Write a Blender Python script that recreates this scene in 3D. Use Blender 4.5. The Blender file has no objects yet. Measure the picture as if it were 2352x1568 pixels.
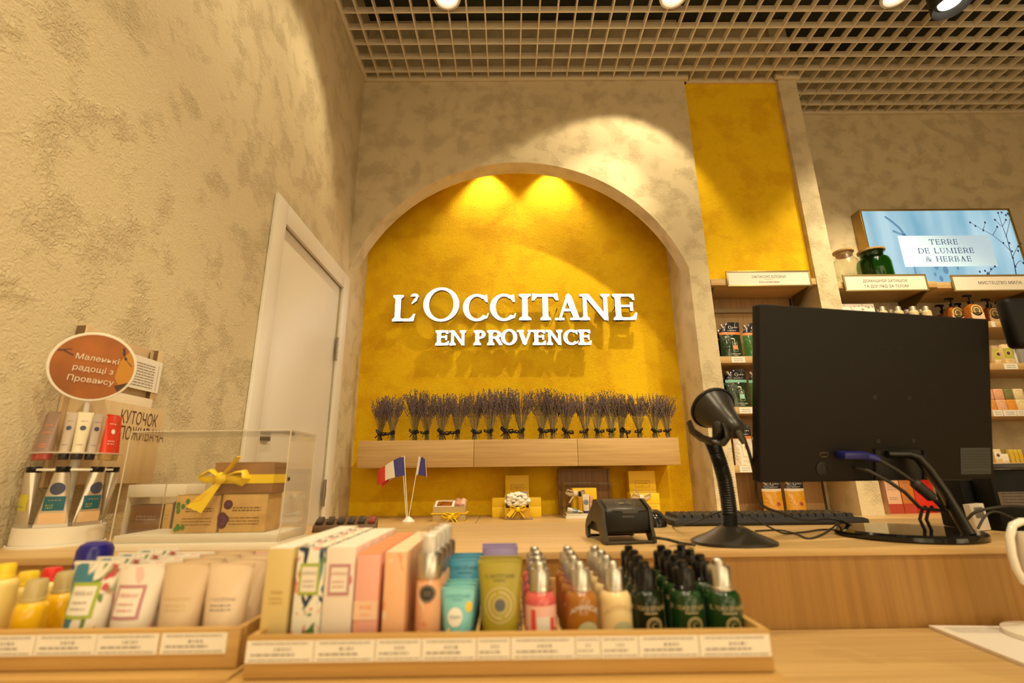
import bpy, bmesh, math, random
from mathutils import Vector, Matrix
PI = math.pi
SC = bpy.context.scene
COL = SC.collection
rnd = random.Random(7)

# ------------------------------------------------------------------ camera
EYE = Vector((0.0, 0.0, 1.10))
FPX, PITCH, ROLL, YAW = 1097.9, 0.269394, -0.0109728, 0.0075121
FW = Vector((math.sin(YAW)*math.cos(PITCH), math.cos(YAW)*math.cos(PITCH), math.sin(PITCH)))
_r = Vector((math.cos(YAW), -math.sin(YAW), 0)); _u = _r.cross(FW)
RT = _r*math.cos(ROLL) + _u*math.sin(ROLL)
UP = -_r*math.sin(ROLL) + _u*math.cos(ROLL)
cd = bpy.data.cameras.new('camera'); cam = bpy.data.objects.new('camera', cd); COL.objects.link(cam)
cam.matrix_world = Matrix(((RT.x, UP.x, -FW.x, EYE.x), (RT.y, UP.y, -FW.y, EYE.y), (RT.z, UP.z, -FW.z, EYE.z), (0, 0, 0, 1)))
cd.sensor_width = 36.0; cd.lens = FPX/2352*36.0; cd.clip_start = 0.02; cd.clip_end = 60
cd.dof.use_dof = True; cd.dof.focus_distance = 2.1; cd.dof.aperture_fstop = 3.8
SC.camera = cam

def at(px, py, X=None, Y=None, Z=None):
    """the point of the place seen at a photograph pixel, on the plane X=, Y= or Z="""
    d = RT*((px-1176)/FPX) + UP*((784-py)/FPX) + FW
    if Y is not None: s = Y/d.y
    elif X is not None: s = X/d.x
    else: s = (Z-EYE.z)/d.z
    return EYE + d*s

# ------------------------------------------------------------------ world, exposure, lamps
SC.view_settings.view_transform = 'Standard'; SC.view_settings.look = 'None'
SC.view_settings.gamma = 1.0; SC.view_settings.use_curve_mapping = False
SC.view_settings.exposure = 0.35
SC.cycles.use_denoising = True
SC.cycles.max_bounces = 8; SC.cycles.transparent_max_bounces = 16
SC.cycles.caustics_reflective = False; SC.cycles.caustics_refractive = False
W = bpy.data.worlds.new('shop_air'); SC.world = W; W.use_nodes = True
bgn = W.node_tree.nodes['Background']
# ambient fill standing in for the unseen shop: made-up bright and dark noise patches
wn = W.node_tree.nodes; wl = W.node_tree.links; tcw = wn.new('ShaderNodeTexCoord'); nz = wn.new('ShaderNodeTexNoise'); rp = wn.new('ShaderNodeValToRGB')
nz.inputs['Scale'].default_value = 3.2; nz.inputs['Detail'].default_value = 3; wl.new(tcw.outputs['Generated'], nz.inputs['Vector']); wl.new(nz.outputs['Fac'], rp.inputs[0])
rp.color_ramp.elements[0].position = .44; rp.color_ramp.elements[0].color = (.16, .11, .05, 1); rp.color_ramp.elements[1].position = .62; rp.color_ramp.elements[1].color = (1.0, .77, .43, 1)
wl.new(rp.outputs[0], bgn.inputs[0]); bgn.inputs[1].default_value = 2.6
WARM = (1.0, 0.81, 0.48)

def spot(name, loc, target, power, cone=90, blend=0.3, radius=0.03, color=WARM):
    l = bpy.data.lights.new(name, 'SPOT'); l.energy = power; l.color = color
    l.spot_size = math.radians(cone); l.spot_blend = blend; l.shadow_soft_size = radius
    o = bpy.data.objects.new(name, l); COL.objects.link(o); o.location = loc
    o.rotation_euler = (Vector(target)-Vector(loc)).to_track_quat('-Z', 'Y').to_euler()
    return o
# the downlights of the shop ceiling: (x, y, aim, power, cone, blend)
DOWN = [(-0.33, 2.082, (-1.0, 1.2, 1.0), 34, 82, 0.5), (0.951, 2.080, (0.62, 2.597, 2.60), 38, 84, 0.25),
        (2.221, 2.082, (2.5, 2.75, 1.0), 60, 76, 0.5), (-0.33, 0.9, (-1.1, 0.6, 1.4), 34, 100, 0.7), (0.951, 0.9, (0.75, 1.2, 0.9), 64, 90, 0.6),
        (2.221, 0.9, (1.9, 2.8, 0.9), 90, 62, 0.5), (-0.33, -0.4, (0.0, 0.5, 0.9), 100, 80, 0.6), (0.951, -0.4, (0.3, 0.8, 0.9), 88, 80, 0.6),
        (2.221, -0.4, (1.6, 2.7, 1.0), 120, 40, 0.6)]
for x, y, tg, p, c, b in DOWN:
    spot('downlight_lamp', (x, y, 3.655), tg, p, c, b)
spot('downlight_core_lamp', (0.951, 2.080, 3.655), (0.20, 3.0, 1.78), 62, 50, 0.7, 0.02)     # the bright core of that beam
spot('cylinder_spot_lamp', (2.507, 2.075, 3.57), (2.6, 2.75, 1.0), 80, 72, 0.5)
for x in (-0.15, 0.31):
    spot('alcove_lamp', (x, 2.93, 3.33), (x, 3.02, 2.2), 27, 82, 0.65, 0.015)

# ------------------------------------------------------------------ materials
MATS = {}
def new_mat(name):
    m = bpy.data.materials.new(name); m.use_nodes = True
    nt = m.node_tree; b = nt.nodes['Principled BSDF']
    return m, nt, b
def mat(name, col=(.8, .8, .8), rough=.5, metal=0.0, emit=0.0, spec=.5, coat=0.0, noise=0.0, nscale=40, trans=0.0, alpha=1.0, sss=0.0):
    if name in MATS: return MATS[name]
    m, nt, b = new_mat(name)
    b.inputs['Base Color'].default_value = (*col, 1); b.inputs['Roughness'].default_value = rough
    b.inputs['Metallic'].default_value = metal; b.inputs['Specular IOR Level'].default_value = spec
    b.inputs['Coat Weight'].default_value = coat; b.inputs['Transmission Weight'].default_value = trans
    b.inputs['Alpha'].default_value = alpha
    if emit:
        b.inputs['Emission Color'].default_value = (*col, 1); b.inputs['Emission Strength'].default_value = emit
    if noise:
        t = nt.nodes.new('ShaderNodeTexCoord'); n = nt.nodes.new('ShaderNodeTexNoise'); r = nt.nodes.new('ShaderNodeValToRGB')
        n.inputs['Scale'].default_value = nscale; n.inputs['Detail'].default_value = 4
        r.color_ramp.elements[0].position = .35; r.color_ramp.elements[1].position = .65
        r.color_ramp.elements[0].color = (*[c*(1-noise) for c in col], 1); r.color_ramp.elements[1].color = (*[min(1, c*(1+noise*.5)) for c in col], 1)
        nt.links.new(t.outputs['Object'], n.inputs['Vector']); nt.links.new(n.outputs['Fac'], r.inputs[0]); nt.links.new(r.outputs[0], b.inputs['Base Color'])
    MATS[name] = m; return m
def plaster(name, c_lo, c_hi, pscale=2.6, bump=.5, seed=0.0, ground=.12):
    """trowelled plaster: smooth ground with islands of rough, crinkled texture"""
    if name in MATS: return MATS[name]
    m, nt, b = new_mat(name); N = nt.nodes.new; L = nt.links.new
    t = N('ShaderNodeTexCoord'); mp = N('ShaderNodeMapping'); mp.inputs['Location'].default_value = (seed, seed*.7, seed*1.3)
    L(t.outputs['Object'], mp.inputs['Vector'])
    big = N('ShaderNodeTexNoise'); big.inputs['Scale'].default_value = pscale*2.6; big.inputs['Detail'].default_value = 4; big.inputs['Roughness'].default_value = .55; big.inputs['Distortion'].default_value = .15
    L(mp.outputs[0], big.inputs['Vector'])
    mask = N('ShaderNodeValToRGB'); mask.color_ramp.elements[0].position = .48; mask.color_ramp.elements[1].position = .62
    L(big.outputs['Fac'], mask.inputs[0])
    cr = N('ShaderNodeTexNoise'); cr.inputs['Scale'].default_value = 66; cr.inputs['Detail'].default_value = 5; cr.inputs['Distortion'].default_value = 1.6
    L(mp.outputs[0], cr.inputs['Vector'])
    crr = N('ShaderNodeValToRGB'); crr.color_ramp.elements[0].position = .43; crr.color_ramp.elements[1].position = .56
    L(cr.outputs['Fac'], crr.inputs[0])
    fine = N('ShaderNodeTexNoise'); fine.inputs['Scale'].default_value = 190; fine.inputs['Detail'].default_value = 2
    L(mp.outputs[0], fine.inputs['Vector'])
    mul = N('ShaderNodeMath'); mul.operation = 'MULTIPLY'; gm = N('ShaderNodeMath'); gm.operation = 'MULTIPLY_ADD'; gm.inputs[1].default_value = 1-ground; gm.inputs[2].default_value = ground; L(mask.outputs[0], gm.inputs[0]); L(gm.outputs[0], mul.inputs[0]); L(crr.outputs[0], mul.inputs[1])
    add = N('ShaderNodeMath'); add.operation = 'MULTIPLY_ADD'; add.inputs[1].default_value = .22; L(fine.outputs['Fac'], add.inputs[0]); L(mul.outputs[0], add.inputs[2])
    bp = N('ShaderNodeBump'); bp.inputs['Strength'].default_value = bump; bp.inputs['Distance'].default_value = .008
    L(add.outputs[0], bp.inputs['Height']); L(bp.outputs[0], b.inputs['Normal'])
    mx = N('ShaderNodeMix'); mx.data_type = 'RGBA'; mx.inputs['A'].default_value = (*c_hi, 1); mx.inputs['B'].default_value = (*c_lo, 1)
    f2 = N('ShaderNodeMath'); f2.operation = 'MULTIPLY'; f2.inputs[1].default_value = .4; L(mask.outputs[0], f2.inputs[0])
    L(f2.outputs[0], mx.inputs['Factor']); L(mx.outputs['Result'], b.inputs['Base Color'])
    b.inputs['Roughness'].default_value = .85; b.inputs['Specular IOR Level'].default_value = .25
    MATS[name] = m; return m
def wood(name, c0, c1, axis='X', scale=1.0, rough=.45):
    if name in MATS: return MATS[name]
    m, nt, b = new_mat(name); N = nt.nodes.new; L = nt.links.new
    t = N('ShaderNodeTexCoord'); mp = N('ShaderNodeMapping')
    s = [55*scale]*3; s['XYZ'.index(axis)] = 1.6*scale
    mp.inputs['Scale'].default_value = s
    L(t.outputs['Object'], mp.inputs['Vector'])
    n = N('ShaderNodeTexNoise'); n.inputs['Scale'].default_value = 1.6; n.inputs['Detail'].default_value = 5; n.inputs['Roughness'].default_value = .6; n.inputs['Distortion'].default_value = .4
    L(mp.outputs[0], n.inputs['Vector'])
    r = N('ShaderNodeValToRGB'); r.color_ramp.elements[0].position = .3; r.color_ramp.elements[1].position = .66
    r.color_ramp.elements[0].color = (*c0, 1); r.color_ramp.elements[1].color = (*c1, 1)
    L(n.outputs['Fac'], r.inputs[0]); L(r.outputs[0], b.inputs['Base Color'])
    bp = N('ShaderNodeBump'); bp.inputs['Strength'].default_value = .12; bp.inputs['Distance'].default_value = .001
    L(n.outputs['Fac'], bp.inputs['Height']); L(bp.outputs[0], b.inputs['Normal'])
    b.inputs['Roughness'].default_value = rough; b.inputs['Specular IOR Level'].default_value = .35
    MATS[name] = m; return m
def clear(name, tint=(1, 1, 1), ior=1.45, base=.0):
    """clear acrylic or glass: see-through with reflections that grow at grazing angles"""
    if name in MATS: return MATS[name]
    m = bpy.data.materials.new(name); m.use_nodes = True; nt = m.node_tree; nt.nodes.clear(); N = nt.nodes.new; L = nt.links.new
    o = N('ShaderNodeOutputMaterial'); mx = N('ShaderNodeMixShader'); tr = N('ShaderNodeBsdfTransparent'); gl = N('ShaderNodeBsdfGlossy'); lw = N('ShaderNodeLayerWeight')
    tr.inputs[0].default_value = (*tint, 1); gl.inputs['Roughness'].default_value = .03; lw.inputs['Blend'].default_value = .5
    pw = N('ShaderNodeMath'); pw.operation = 'POWER'; pw.inputs[1].default_value = 4.5; L(lw.outputs['Facing'], pw.inputs[0])
    ad = N('ShaderNodeMath'); ad.operation = 'MULTIPLY_ADD'; ad.inputs[1].default_value = .7; ad.inputs[2].default_value = .025+base; L(pw.outputs[0], ad.inputs[0])
    L(ad.outputs[0], mx.inputs[0]); L(tr.outputs[0], mx.inputs[1]); L(gl.outputs[0], mx.inputs[2]); L(mx.outputs[0], o.inputs[0])
    MATS[name] = m; return m
def floral(name, ground, cols, scale=22, thr=.30, seed=0.0, rough=.4):
    """printed petals: blotches of several inks on a pale ground"""
    if name in MATS: return MATS[name]
    m, nt, b = new_mat(name); N = nt.nodes.new; L = nt.links.new
    t = N('ShaderNodeTexCoord'); cur = None
    for i, c in enumerate(cols):
        mp = N('ShaderNodeMapping'); mp.inputs['Location'].default_value = (seed+i*3.1, i*1.7, seed+i*.9); mp.inputs['Scale'].default_value = (1.4, 1, .75)
        mp.inputs['Rotation'].default_value = (0, .5+i*.9, 0)
        L(t.outputs['Object'], mp.inputs['Vector'])
        n = N('ShaderNodeTexNoise'); n.inputs['Scale'].default_value = scale*(1+.22*i); n.inputs['Detail'].default_value = 2; n.inputs['Distortion'].default_value = .9
        L(mp.outputs[0], n.inputs['Vector'])
        r = N('ShaderNodeValToRGB'); r.color_ramp.elements[0].position = .5+thr*.2; r.color_ramp.elements[1].position = .54+thr*.2
        L(n.outputs['Fac'], r.inputs[0])
        mx = N('ShaderNodeMix'); mx.data_type = 'RGBA'; mx.inputs['B'].default_value = (*c, 1)
        if cur is None: mx.inputs['A'].default_value = (*ground, 1)
        else: L(cur, mx.inputs['A'])
        L(r.outputs[0], mx.inputs['Factor']); cur = mx.outputs['Result']
    L(cur, b.inputs['Base Color']); b.inputs['Roughness'].default_value = rough
    MATS[name] = m; return m

# ------------------------------------------------------------------ mesh building
class MB:
    def __init__(s): s.v = []; s.f = []; s.mi = []; s.m = Matrix()
    def pts(s, ps):
        k = len(s.v); s.v += [tuple(s.m @ Vector(p)) for p in ps]; return k
    def poly(s, ps, mi=0):
        k = s.pts(ps); s.f.append(tuple(range(k, k+len(ps)))); s.mi.append(mi); return s
    def box(s, x0, y0, z0, x1, y1, z1, mi=0):
        k = s.pts([(x0, y0, z0), (x1, y0, z0), (x1, y1, z0), (x0, y1, z0), (x0, y0, z1), (x1, y0, z1), (x1, y1, z1), (x0, y1, z1)])
        for q in ((3, 2, 1, 0), (4, 5, 6, 7), (0, 1, 5, 4), (1, 2, 6, 5), (2, 3, 7, 6), (3, 0, 4, 7)):
            s.f.append(tuple(k+i for i in q)); s.mi.append(mi)
        return s
    def rings(s, rings, mi=0, cap=True, closed=True):
        n = len(rings[0]); k = s.pts([p for r in rings for p in r])
        for i in range(len(rings)-1):
            for j in range(n if closed else n-1):
                a = k+i*n+j; b = k+i*n+(j+1) % n
                s.f.append((a, b, b+n, a+n)); s.mi.append(mi)
        if cap:
            s.f.append(tuple(k+j for j in reversed(range(n)))); s.mi.append(mi)
            e = k+(len(rings)-1)*n; s.f.append(tuple(e+j for j in range(n))); s.mi.append(mi)
        return s
    def lathe(s, prof, n=20, cx=0, cy=0, mi=0, sx=1, sy=1, cap=True):
        return s.rings([[(cx+r*sx*math.cos(2*PI*j/n), cy+r*sy*math.sin(2*PI*j/n), z) for j in range(n)] for r, z in prof], mi, cap)
    def tube(s, path, r, n=8, mi=0, flat=1.0):
        path = [Vector(p) for p in path]; rs = r if isinstance(r, (list, tuple)) else [r]*len(path); out = []
        ref = None
        for i, p in enumerate(path):
            d = (path[min(i+1, len(path)-1)]-path[max(i-1, 0)]).normalized()
            if ref is None:
                ref = Vector((0, 0, 1)) if abs(d.z) < .9 else Vector((1, 0, 0))
            a = d.cross(ref).normalized(); b = a.cross(d).normalized(); ref = b
            out.append([p+(a*math.cos(2*PI*j/n)+b*math.sin(2*PI*j/n)*flat)*rs[i] for j in range(n)])
        return s.rings(out, mi)
    def prism(s, pts2, y0, y1, mi=0, side=None):
        """outline in x,z extruded from y0 (front) to y1"""
        n = len(pts2); k = s.pts([(x, y0, z) for x, z in pts2]+[(x, y1, z) for x, z in pts2])
        s.f.append(tuple(range(k, k+n))); s.mi.append(mi); s.f.append(tuple(reversed(range(k+n, k+2*n)))); s.mi.append(mi)
        for i in range(n):
            j = (i+1) % n; s.f.append((k+i, k+n+i, k+n+j, k+j)); s.mi.append(mi if side is None else side)
        return s
    def sphere(s, c, r, n=8, m=6, mi=0, sq=(1, 1, 1)):
        rg = [[(c[0]+r*sq[0]*math.sin(PI*i/m)*math.cos(2*PI*j/n), c[1]+r*sq[1]*math.sin(PI*i/m)*math.sin(2*PI*j/n), c[2]-r*sq[2]*math.cos(PI*i/m)) for j in range(n)] for i in range(1, m)]
        k = s.pts([(c[0], c[1], c[2]-r*sq[2]), (c[0], c[1], c[2]+r*sq[2])])
        k2 = len(s.v); s.rings(rg, mi, cap=False)
        e = k2+(m-2)*n
        for j in range(n):
            s.f.append((k, k2+(j+1) % n, k2+j)); s.mi.append(mi); s.f.append((k+1, e+j, e+(j+1) % n)); s.mi.append(mi)
        return s
    def octa(s, c, r, h, mi=0):
        c = Vector(c); k = s.pts([c+Vector((0, 0, -h)), c+Vector((r, 0, 0)), c+Vector((-.5*r, .87*r, 0)), c+Vector((-.5*r, -.87*r, 0)), c+Vector((0, 0, h))])
        for a, b in ((1, 2), (2, 3), (3, 1)):
            s.f.append((k, k+b, k+a)); s.mi.append(mi); s.f.append((k+4, k+a, k+b)); s.mi.append(mi)
        return s
    def obj(s, name, mats, parent=None, bevel=0.0, seg=2, world=False, angle=35, fix=True):
        if not isinstance(mats, (list, tuple)): mats = [mats]
        off = Vector((0, 0, 0))
        if world:
            p = parent
            while p is not None: off += p.location; p = p.parent
        me = bpy.data.meshes.new(name); me.from_pydata([tuple(Vector(v)-off) for v in s.v], [], s.f)
        for m in mats: me.materials.append(m)
        me.polygons.foreach_set('material_index', s.mi)
        if fix or bevel:
            bm = bmesh.new(); bm.from_mesh(me)
            if fix: bmesh.ops.recalc_face_normals(bm, faces=bm.faces)
            if bevel:
                bmesh.ops.bevel(bm, geom=[e for e in bm.edges if len(e.link_faces) == 2 and e.calc_face_angle(0) > .6], offset=bevel, segments=seg, affect='EDGES', profile=.5, clamp_overlap=True)
            bm.to_mesh(me); bm.free()
        me.polygons.foreach_set('use_smooth', [True]*len(me.polygons))
        me.set_sharp_from_angle(angle=math.radians(angle))
        me.update()
        o = bpy.data.objects.new(name, me); COL.objects.link(o)
        if parent is not None: o.parent = parent
        return o

def thing(name, label, cat, loc=(0, 0, 0), rotz=0.0, group=None):
    o = bpy.data.objects.new(name, None); COL.objects.link(o); o.empty_display_size = .02
    o.location = loc; o.rotation_euler = (0, 0, rotz); tag(o, label, cat, group); return o
def tag(o, label, cat, group=None):
    o['label'] = label; o['category'] = cat
    if group: o['group'] = group
    return o
def struct(o): o['kind'] = 'structure'; return o
KIDS = {}
def dup(root, loc, label, rotz=None, group=None):
    def rec(o, par):
        c = o.copy(); COL.objects.link(c)
        if par is not None: c.parent = par
        for ch in o.children: rec(ch, c)
        return c
    r = rec(root, None); r.location = loc
    if rotz is not None: r.rotation_euler = (0, 0, rotz)
    r['label'] = label
    if group: r['group'] = group
    return r
ORD = ['front', 'second', 'third', 'fourth', 'fifth', 'sixth']

# ------------------------------------------------------------------ lettering
def ring(cx, cy, ax, ay, bx, by, a0=0, a1=360, n=36, tilt=0.0):
    out = []
    for i in range(n):
        t0 = math.radians(a0+(a1-a0)*i/n); t1 = math.radians(a0+(a1-a0)*(i+1)/n)
        P = lambda t, x, y, k: (cx+x*math.cos(t+k), cy+y*math.sin(t+k))
        out.append([P(t0, bx, by, tilt), P(t0, ax, ay, 0), P(t1, ax, ay, 0), P(t1, bx, by, tilt)])
    return out
def glyph(ch, w, h, s, t):
    """a roman capital in a w x h box with stem s and hairline t: list of outlines"""
    R = lambda x0, y0, x1, y1: [(x0, y0), (x1, y0), (x1, y1), (x0, y1)]
    sf = .45*s
    def stem(x, th=None, top=True, bot=True, f=sf):
        th = s if th is None else th; o = [R(x, 0, x+th, h)]
        for y, d, on in ((0, 1, bot), (h, -1, top)):
            if on: o.append([(x-f, y), (x+th+f, y), (x+th+f, y+d*t*.8), (x+th, y+d*t*1.9), (x, y+d*t*1.9), (x-f, y+d*t*.8)])
        return o
    if ch == 'I': return stem((w-s)/2, f=(w-s)/2)
    if ch == 'L': return stem(sf)+[R(sf, 0, w*.93, t*1.15), [(w*.7, t), (w*.93, 0), (w, h*.27), (w*.92, h*.26), (w*.84, t*2)]]
    if ch in 'EÈF':
        o = stem(sf)+[R(sf, h-t*1.1, w*.9, h), [(w*.66, h-t), (w*.9, h), (w*.93, h*.77), (w*.85, h*.77), (w*.80, h-t*1.9)], R(sf, h*.5, w*.78, h*.5+t), R(w*.72, h*.35, w*.84, h*.68)]
        if ch != 'F': o += [R(sf, 0, w*.93, t*1.15), [(w*.68, t), (w*.93, 0), (w, h*.27), (w*.92, h*.27), (w*.84, t*2)]]
        if ch == 'È': o += [[(w*.3, h*1.28), (w*.45, h*1.28), (w*.6, h*1.1), (w*.52, h*1.1)]]
        return o
    if ch == 'T': return stem((w-s)/2, top=False)+[R(w*.03, h-t*1.3, w*.97, h), [(0, h*.76), (w*.09, h*.76), (w*.2, h-t*1.2), (w*.1, h*1.03), (w*.03, h*1.03)], [(w, h*.76), (w*.91, h*.76), (w*.8, h-t*1.2), (w*.9, h*1.03), (w*.97, h*1.03)]]
    if ch in 'AV':
        a = [[(w*.12, 0), (w*.12+t*1.2, 0), (w*.54, h*.9), (w*.47, h)], [(w*.40, h*.9), (w*.53, h*1.03), (w*.53+s*.55, h*.9), (w*.92, 0), (w*.92-s*1.05, 0)]]
        if ch == 'A': a += [R(w*.30, h*.34, w*.66, h*.34+t*1.1), R(0, 0, w*.34, t), R(w*.56, 0, w, t)]
        else: a = [[(x if False else w-x, h-y) for x, y in p] for p in a]+[R(0, h-t, w*.42, h), R(w*.66, h-t, w, h)]
        return a
    if ch == 'N': return stem(sf*1.2, s*.72, top=False)+[R(0, h-t*1.1, w*.3, h)]+stem(w-sf-s*.72, s*.72, bot=False)+[[(w*.12, h), (w*.30, h), (w-sf, h*.08), (w-sf, -h*.02), (w-sf-s*.72, 0)]]
    if ch == 'M': return stem(sf, s*.5)+stem(w-sf-s, s)+[[(sf, h), (sf+s*.9, h), (w*.5+s*.3, 0), (w*.5-s*.1, 0)], [(w-sf-s*.2, h), (w-sf-s*.7, h), (w*.5, 0), (w*.5+s*.4, 0)]]
    if ch == 'H': return stem(sf)+stem(w-sf-s)+[R(sf, h*.48, w-sf, h*.48+t)]
    if ch == 'U': return [R(0, h-t, w*.42, h), R(w*.68, h-t, w, h), R(w*.1, h*.35, w*.1+s, h), R(w*.85-t, h*.35, w*.85, h)]+ring(w*.475, h*.37, w*.375, h*.38, w*.375-s*.7, h*.38-t*1.2, 180, 360, 16)
    if ch == 'O': return ring(w/2, h/2, w/2, h/2, w/2-s*1.02, h/2-t*1.15, tilt=.0)
    if ch == 'D': return stem(sf)+ring(w*.45, h/2, w*.55, h/2, w*.55-s*1.05, h/2-t, -90, 90, 18)+[R(sf, 0, w*.46, t), R(sf, h-t, w*.46, h)]
    if ch == 'C': return ring(w*.54, h/2, w*.54, h/2, w*.54-s*1.05, h/2-t*1.2, 52, 318, 32)+[[(w*.80, h*.93), (w*.93, h*.98), (w*.96, h*.70), (w*.89, h*.70), (w*.78, h*.84)], [(w*.86, h*.08), (w*.97, h*.29), (w, h*.27), (w*.95, h*.12)]]
    if ch in 'PRB':
        y0 = h*.44; o = stem(sf)+ring(w*.5, (h+y0)/2, w*.42, (h-y0)/2, w*.42-s*.95, (h-y0)/2-t, -90, 90, 16)+[R(sf, h-t, w*.51, h), R(sf, y0, w*.51, y0+t)]
        if ch == 'R': o += [[(w*.42, y0+t), (w*.42+s*1.2, y0+t), (w, t*.3), (w*.97, 0), (w*.8, 0)]]
        if ch == 'B': o += ring(w*.52, (y0+t)/2, w*.48, (y0+t)/2, w*.48-s*.95, (y0+t)/2-t, -90, 90, 16)+[R(sf, 0, w*.53, t)]
        return o
    if ch == 'S': return ring(w*.5, h*.73, w*.45, h*.27, w*.45-s*.8, h*.27-t, 30, 270, 16)+ring(w*.5, h*.265, w*.47, h*.265, w*.47-s*.8, h*.265-t, -160, 90, 16)
    if ch == "'": return ring(w*.35, h*.72, w*.5, h*.26, w*.12, h*.02, -20, 180, 12)+[[(w*.85, h*.78), (w*.62, h*.30), (0, 0), (0, h*.07), (w*.42, h*.55)]]
    if ch == '&': return ring(w*.38, h*.76, w*.25, h*.24, w*.25-t*1.3, h*.24-t, 0, 360, 20)+ring(w*.36, h*.27, w*.36, h*.27, w*.36-s*.9, h*.27-t, 60, 350, 20)+[[(w*.2, h*.66), (w*.35, h*.66), (w, 0), (w*.8, 0)], [(w*.62, h*.20), (w*.72, h*.18), (w*.9, h*.5), (w*.82, h*.5)], R(w*.7, h*.48, w, h*.48+t)]
    return []
GW = {'I': .46, 'L': .80, 'E': .78, 'È': .78, 'F': .75, 'T': .92, 'A': .98, 'V': .96, 'N': 1.02, 'M': 1.15, 'H': 1.0, 'U': .95, 'O': 1.0, 'D': 1.0, 'C': .86, 'P': .76, 'R': .86, 'B': .80, 'S': .66, "'": .26, '&': 1.0, ' ': .45}
def roman(txt, h, spacing=.12):
    """outlines of a serif line centred on 0, and its width"""
    x = 0; out = []
    for ch in txt:
        w = GW.get(ch, .6)*h
        if ch == "'": out += [[(x+px, h*.68+py) for px, py in p] for p in glyph(ch, w, h*.36, .15*h, .06*h)]
        else: out += [[(x+px, py) for px, py in p] for p in glyph(ch, w, h, .15*h, .065*h)]
        x += w+spacing*h
    wd = x-spacing*h
    return [[(px-wd/2, py) for px, py in p] for p in out], wd
FONTC = {}
def sans(txt, h, line=1.45, width=None):
    """outlines (triangles, quads) of a plain line in the built-in face, cap height h, centred on 0"""
    key = txt
    if key not in FONTC:
        cu = bpy.data.curves.new('lettering', 'FONT'); cu.body = txt; cu.align_x = 'CENTER'; cu.size = 1.0; cu.space_line = line; cu.resolution_u = 4
        o = bpy.data.objects.new('lettering', cu); COL.objects.link(o)
        dg = bpy.context.evaluated_depsgraph_get(); me = bpy.data.meshes.new_from_object(o.evaluated_get(dg))
        FONTC[key] = [[(me.vertices[i].co.x, me.vertices[i].co.y) for i in p.vertices] for p in me.polygons]
        bpy.data.objects.remove(o); bpy.data.curves.remove(cu); bpy.data.meshes.remove(me)
    k = h/.70
    ps = [[(x*k, y*k) for x, y in p] for p in FONTC[key]]
    if width:
        xs = [x for p in ps for x, y in p]
        if xs:
            q = width/(max(xs)-min(xs)); ps = [[(x*q, y*q) for x, y in p] for p in ps]
    return ps
def flat(x, z): return 0.0
EPS = .0004
def dec_polys(mb, polys, cx, cz, front=flat, mi=0, eps=EPS, turn=0.0):
    c, s = math.cos(turn), math.sin(turn)
    for p in polys:
        q = [(cx+x*c-y*s, cz+x*s+y*c) for x, y in p]
        mb.poly([(x, front(x, z)-eps, z) for x, z in q], mi)
    return mb
def dec_rect(mb, x0, z0, x1, z1, front=flat, mi=0, eps=EPS, n=10, m=2):
    for i in range(n):
        for j in range(m):
            q = [(x0+(x1-x0)*(i+a)/n, z0+(z1-z0)*(j+b)/m) for a, b in ((0, 0), (1, 0), (1, 1), (0, 1))]
            mb.poly([(x, front(x, z)-eps, z) for x, z in q], mi)
    return mb
def dec_disc(mb, cx, cz, r, r0=0.0, front=flat, mi=0, eps=EPS, n=28, sx=1.0, k=3):
    for a in range(k):
        ra, rb = r0+(r-r0)*a/k, r0+(r-r0)*(a+1)/k
        for i in range(n):
            t0, t1 = 2*PI*i/n, 2*PI*(i+1)/n
            q = [(cx+rr*sx*math.cos(t), cz+rr*math.sin(t)) for rr, t in ((ra, t0), (rb, t0), (rb, t1), (ra, t1))]
            if ra == 0: q = q[1:]
            mb.poly([(x, front(x, z)-eps, z) for x, z in q], mi)
    return mb
def dec_lines(mb, x0, x1, zs, hgt, front=flat, mi=0, eps=EPS, seed=1, gap=True):
    """lines of print too small to read, as broken strokes"""
    r = random.Random(seed)
    for z in zs:
        x = x0
        while x < x1-1e-6:
            l = min(x1-x, (x1-x0)*r.uniform(.06, .2)); dec_rect(mb, x, z, x+l, z+hgt, front, mi, eps, 2, 1); x += l+hgt*(.8 if gap else .1)
    return mb

# ================================================================== the setting
BEIGE = plaster('beige_plaster', (.46, .375, .23), (.66, .565, .385), 3.4, .5)
YELLOW = plaster('yellow_plaster', (.70, .335, .003), (.87, .555, .006), 2.6, .45, 4.0, .5)
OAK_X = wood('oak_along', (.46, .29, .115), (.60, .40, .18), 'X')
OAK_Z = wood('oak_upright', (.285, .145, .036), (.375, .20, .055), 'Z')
OAK_Y = wood('oak_deep', (.50, .34, .16), (.62, .45, .24), 'Y')
DOORM = mat('door_paint', (.76, .72, .65), .45)
GRIDM = mat('grille_paint', (.80, .72, .58), .5)
DARK = mat('black_plastic', (.009, .0085, .008), .45, spec=.3)
XL, XJ, XP, XQ, XR = -0.972, 1.110, 1.230, 1.880, 2.005      # left wall, alcove jamb, pier edge, pillar edges
YF, YB, ZC = 2.70, 3.05, 3.71

m = MB(); m.box(-6, -4, -.1, 5, 3.3, 0)
struct(m.obj('floor', wood('floor_boards', (.30, .20, .11), (.42, .29, .17), 'Y', .4)))
m = MB(); m.box(-1.1, -2.0, 4.25, 4.7, 3.3, 4.35)
struct(m.obj('ceiling', mat('concrete_above_grille', (.055, .062, .045), .9, noise=.5, nscale=3)))
DY0, DY1, DZ = 1.862, 2.604, 2.152
m = MB(); m.box(-1.09, -2.0, 0, XL, DY0-.004, 4.24); m.box(-1.09, DY0-.004, DZ+.004, XL, DY1+.004, 4.24); m.box(-1.09, DY1+.004, 0, XL, 3.16, 4.24)
struct(m.obj('wall_left', BEIGE))
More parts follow.
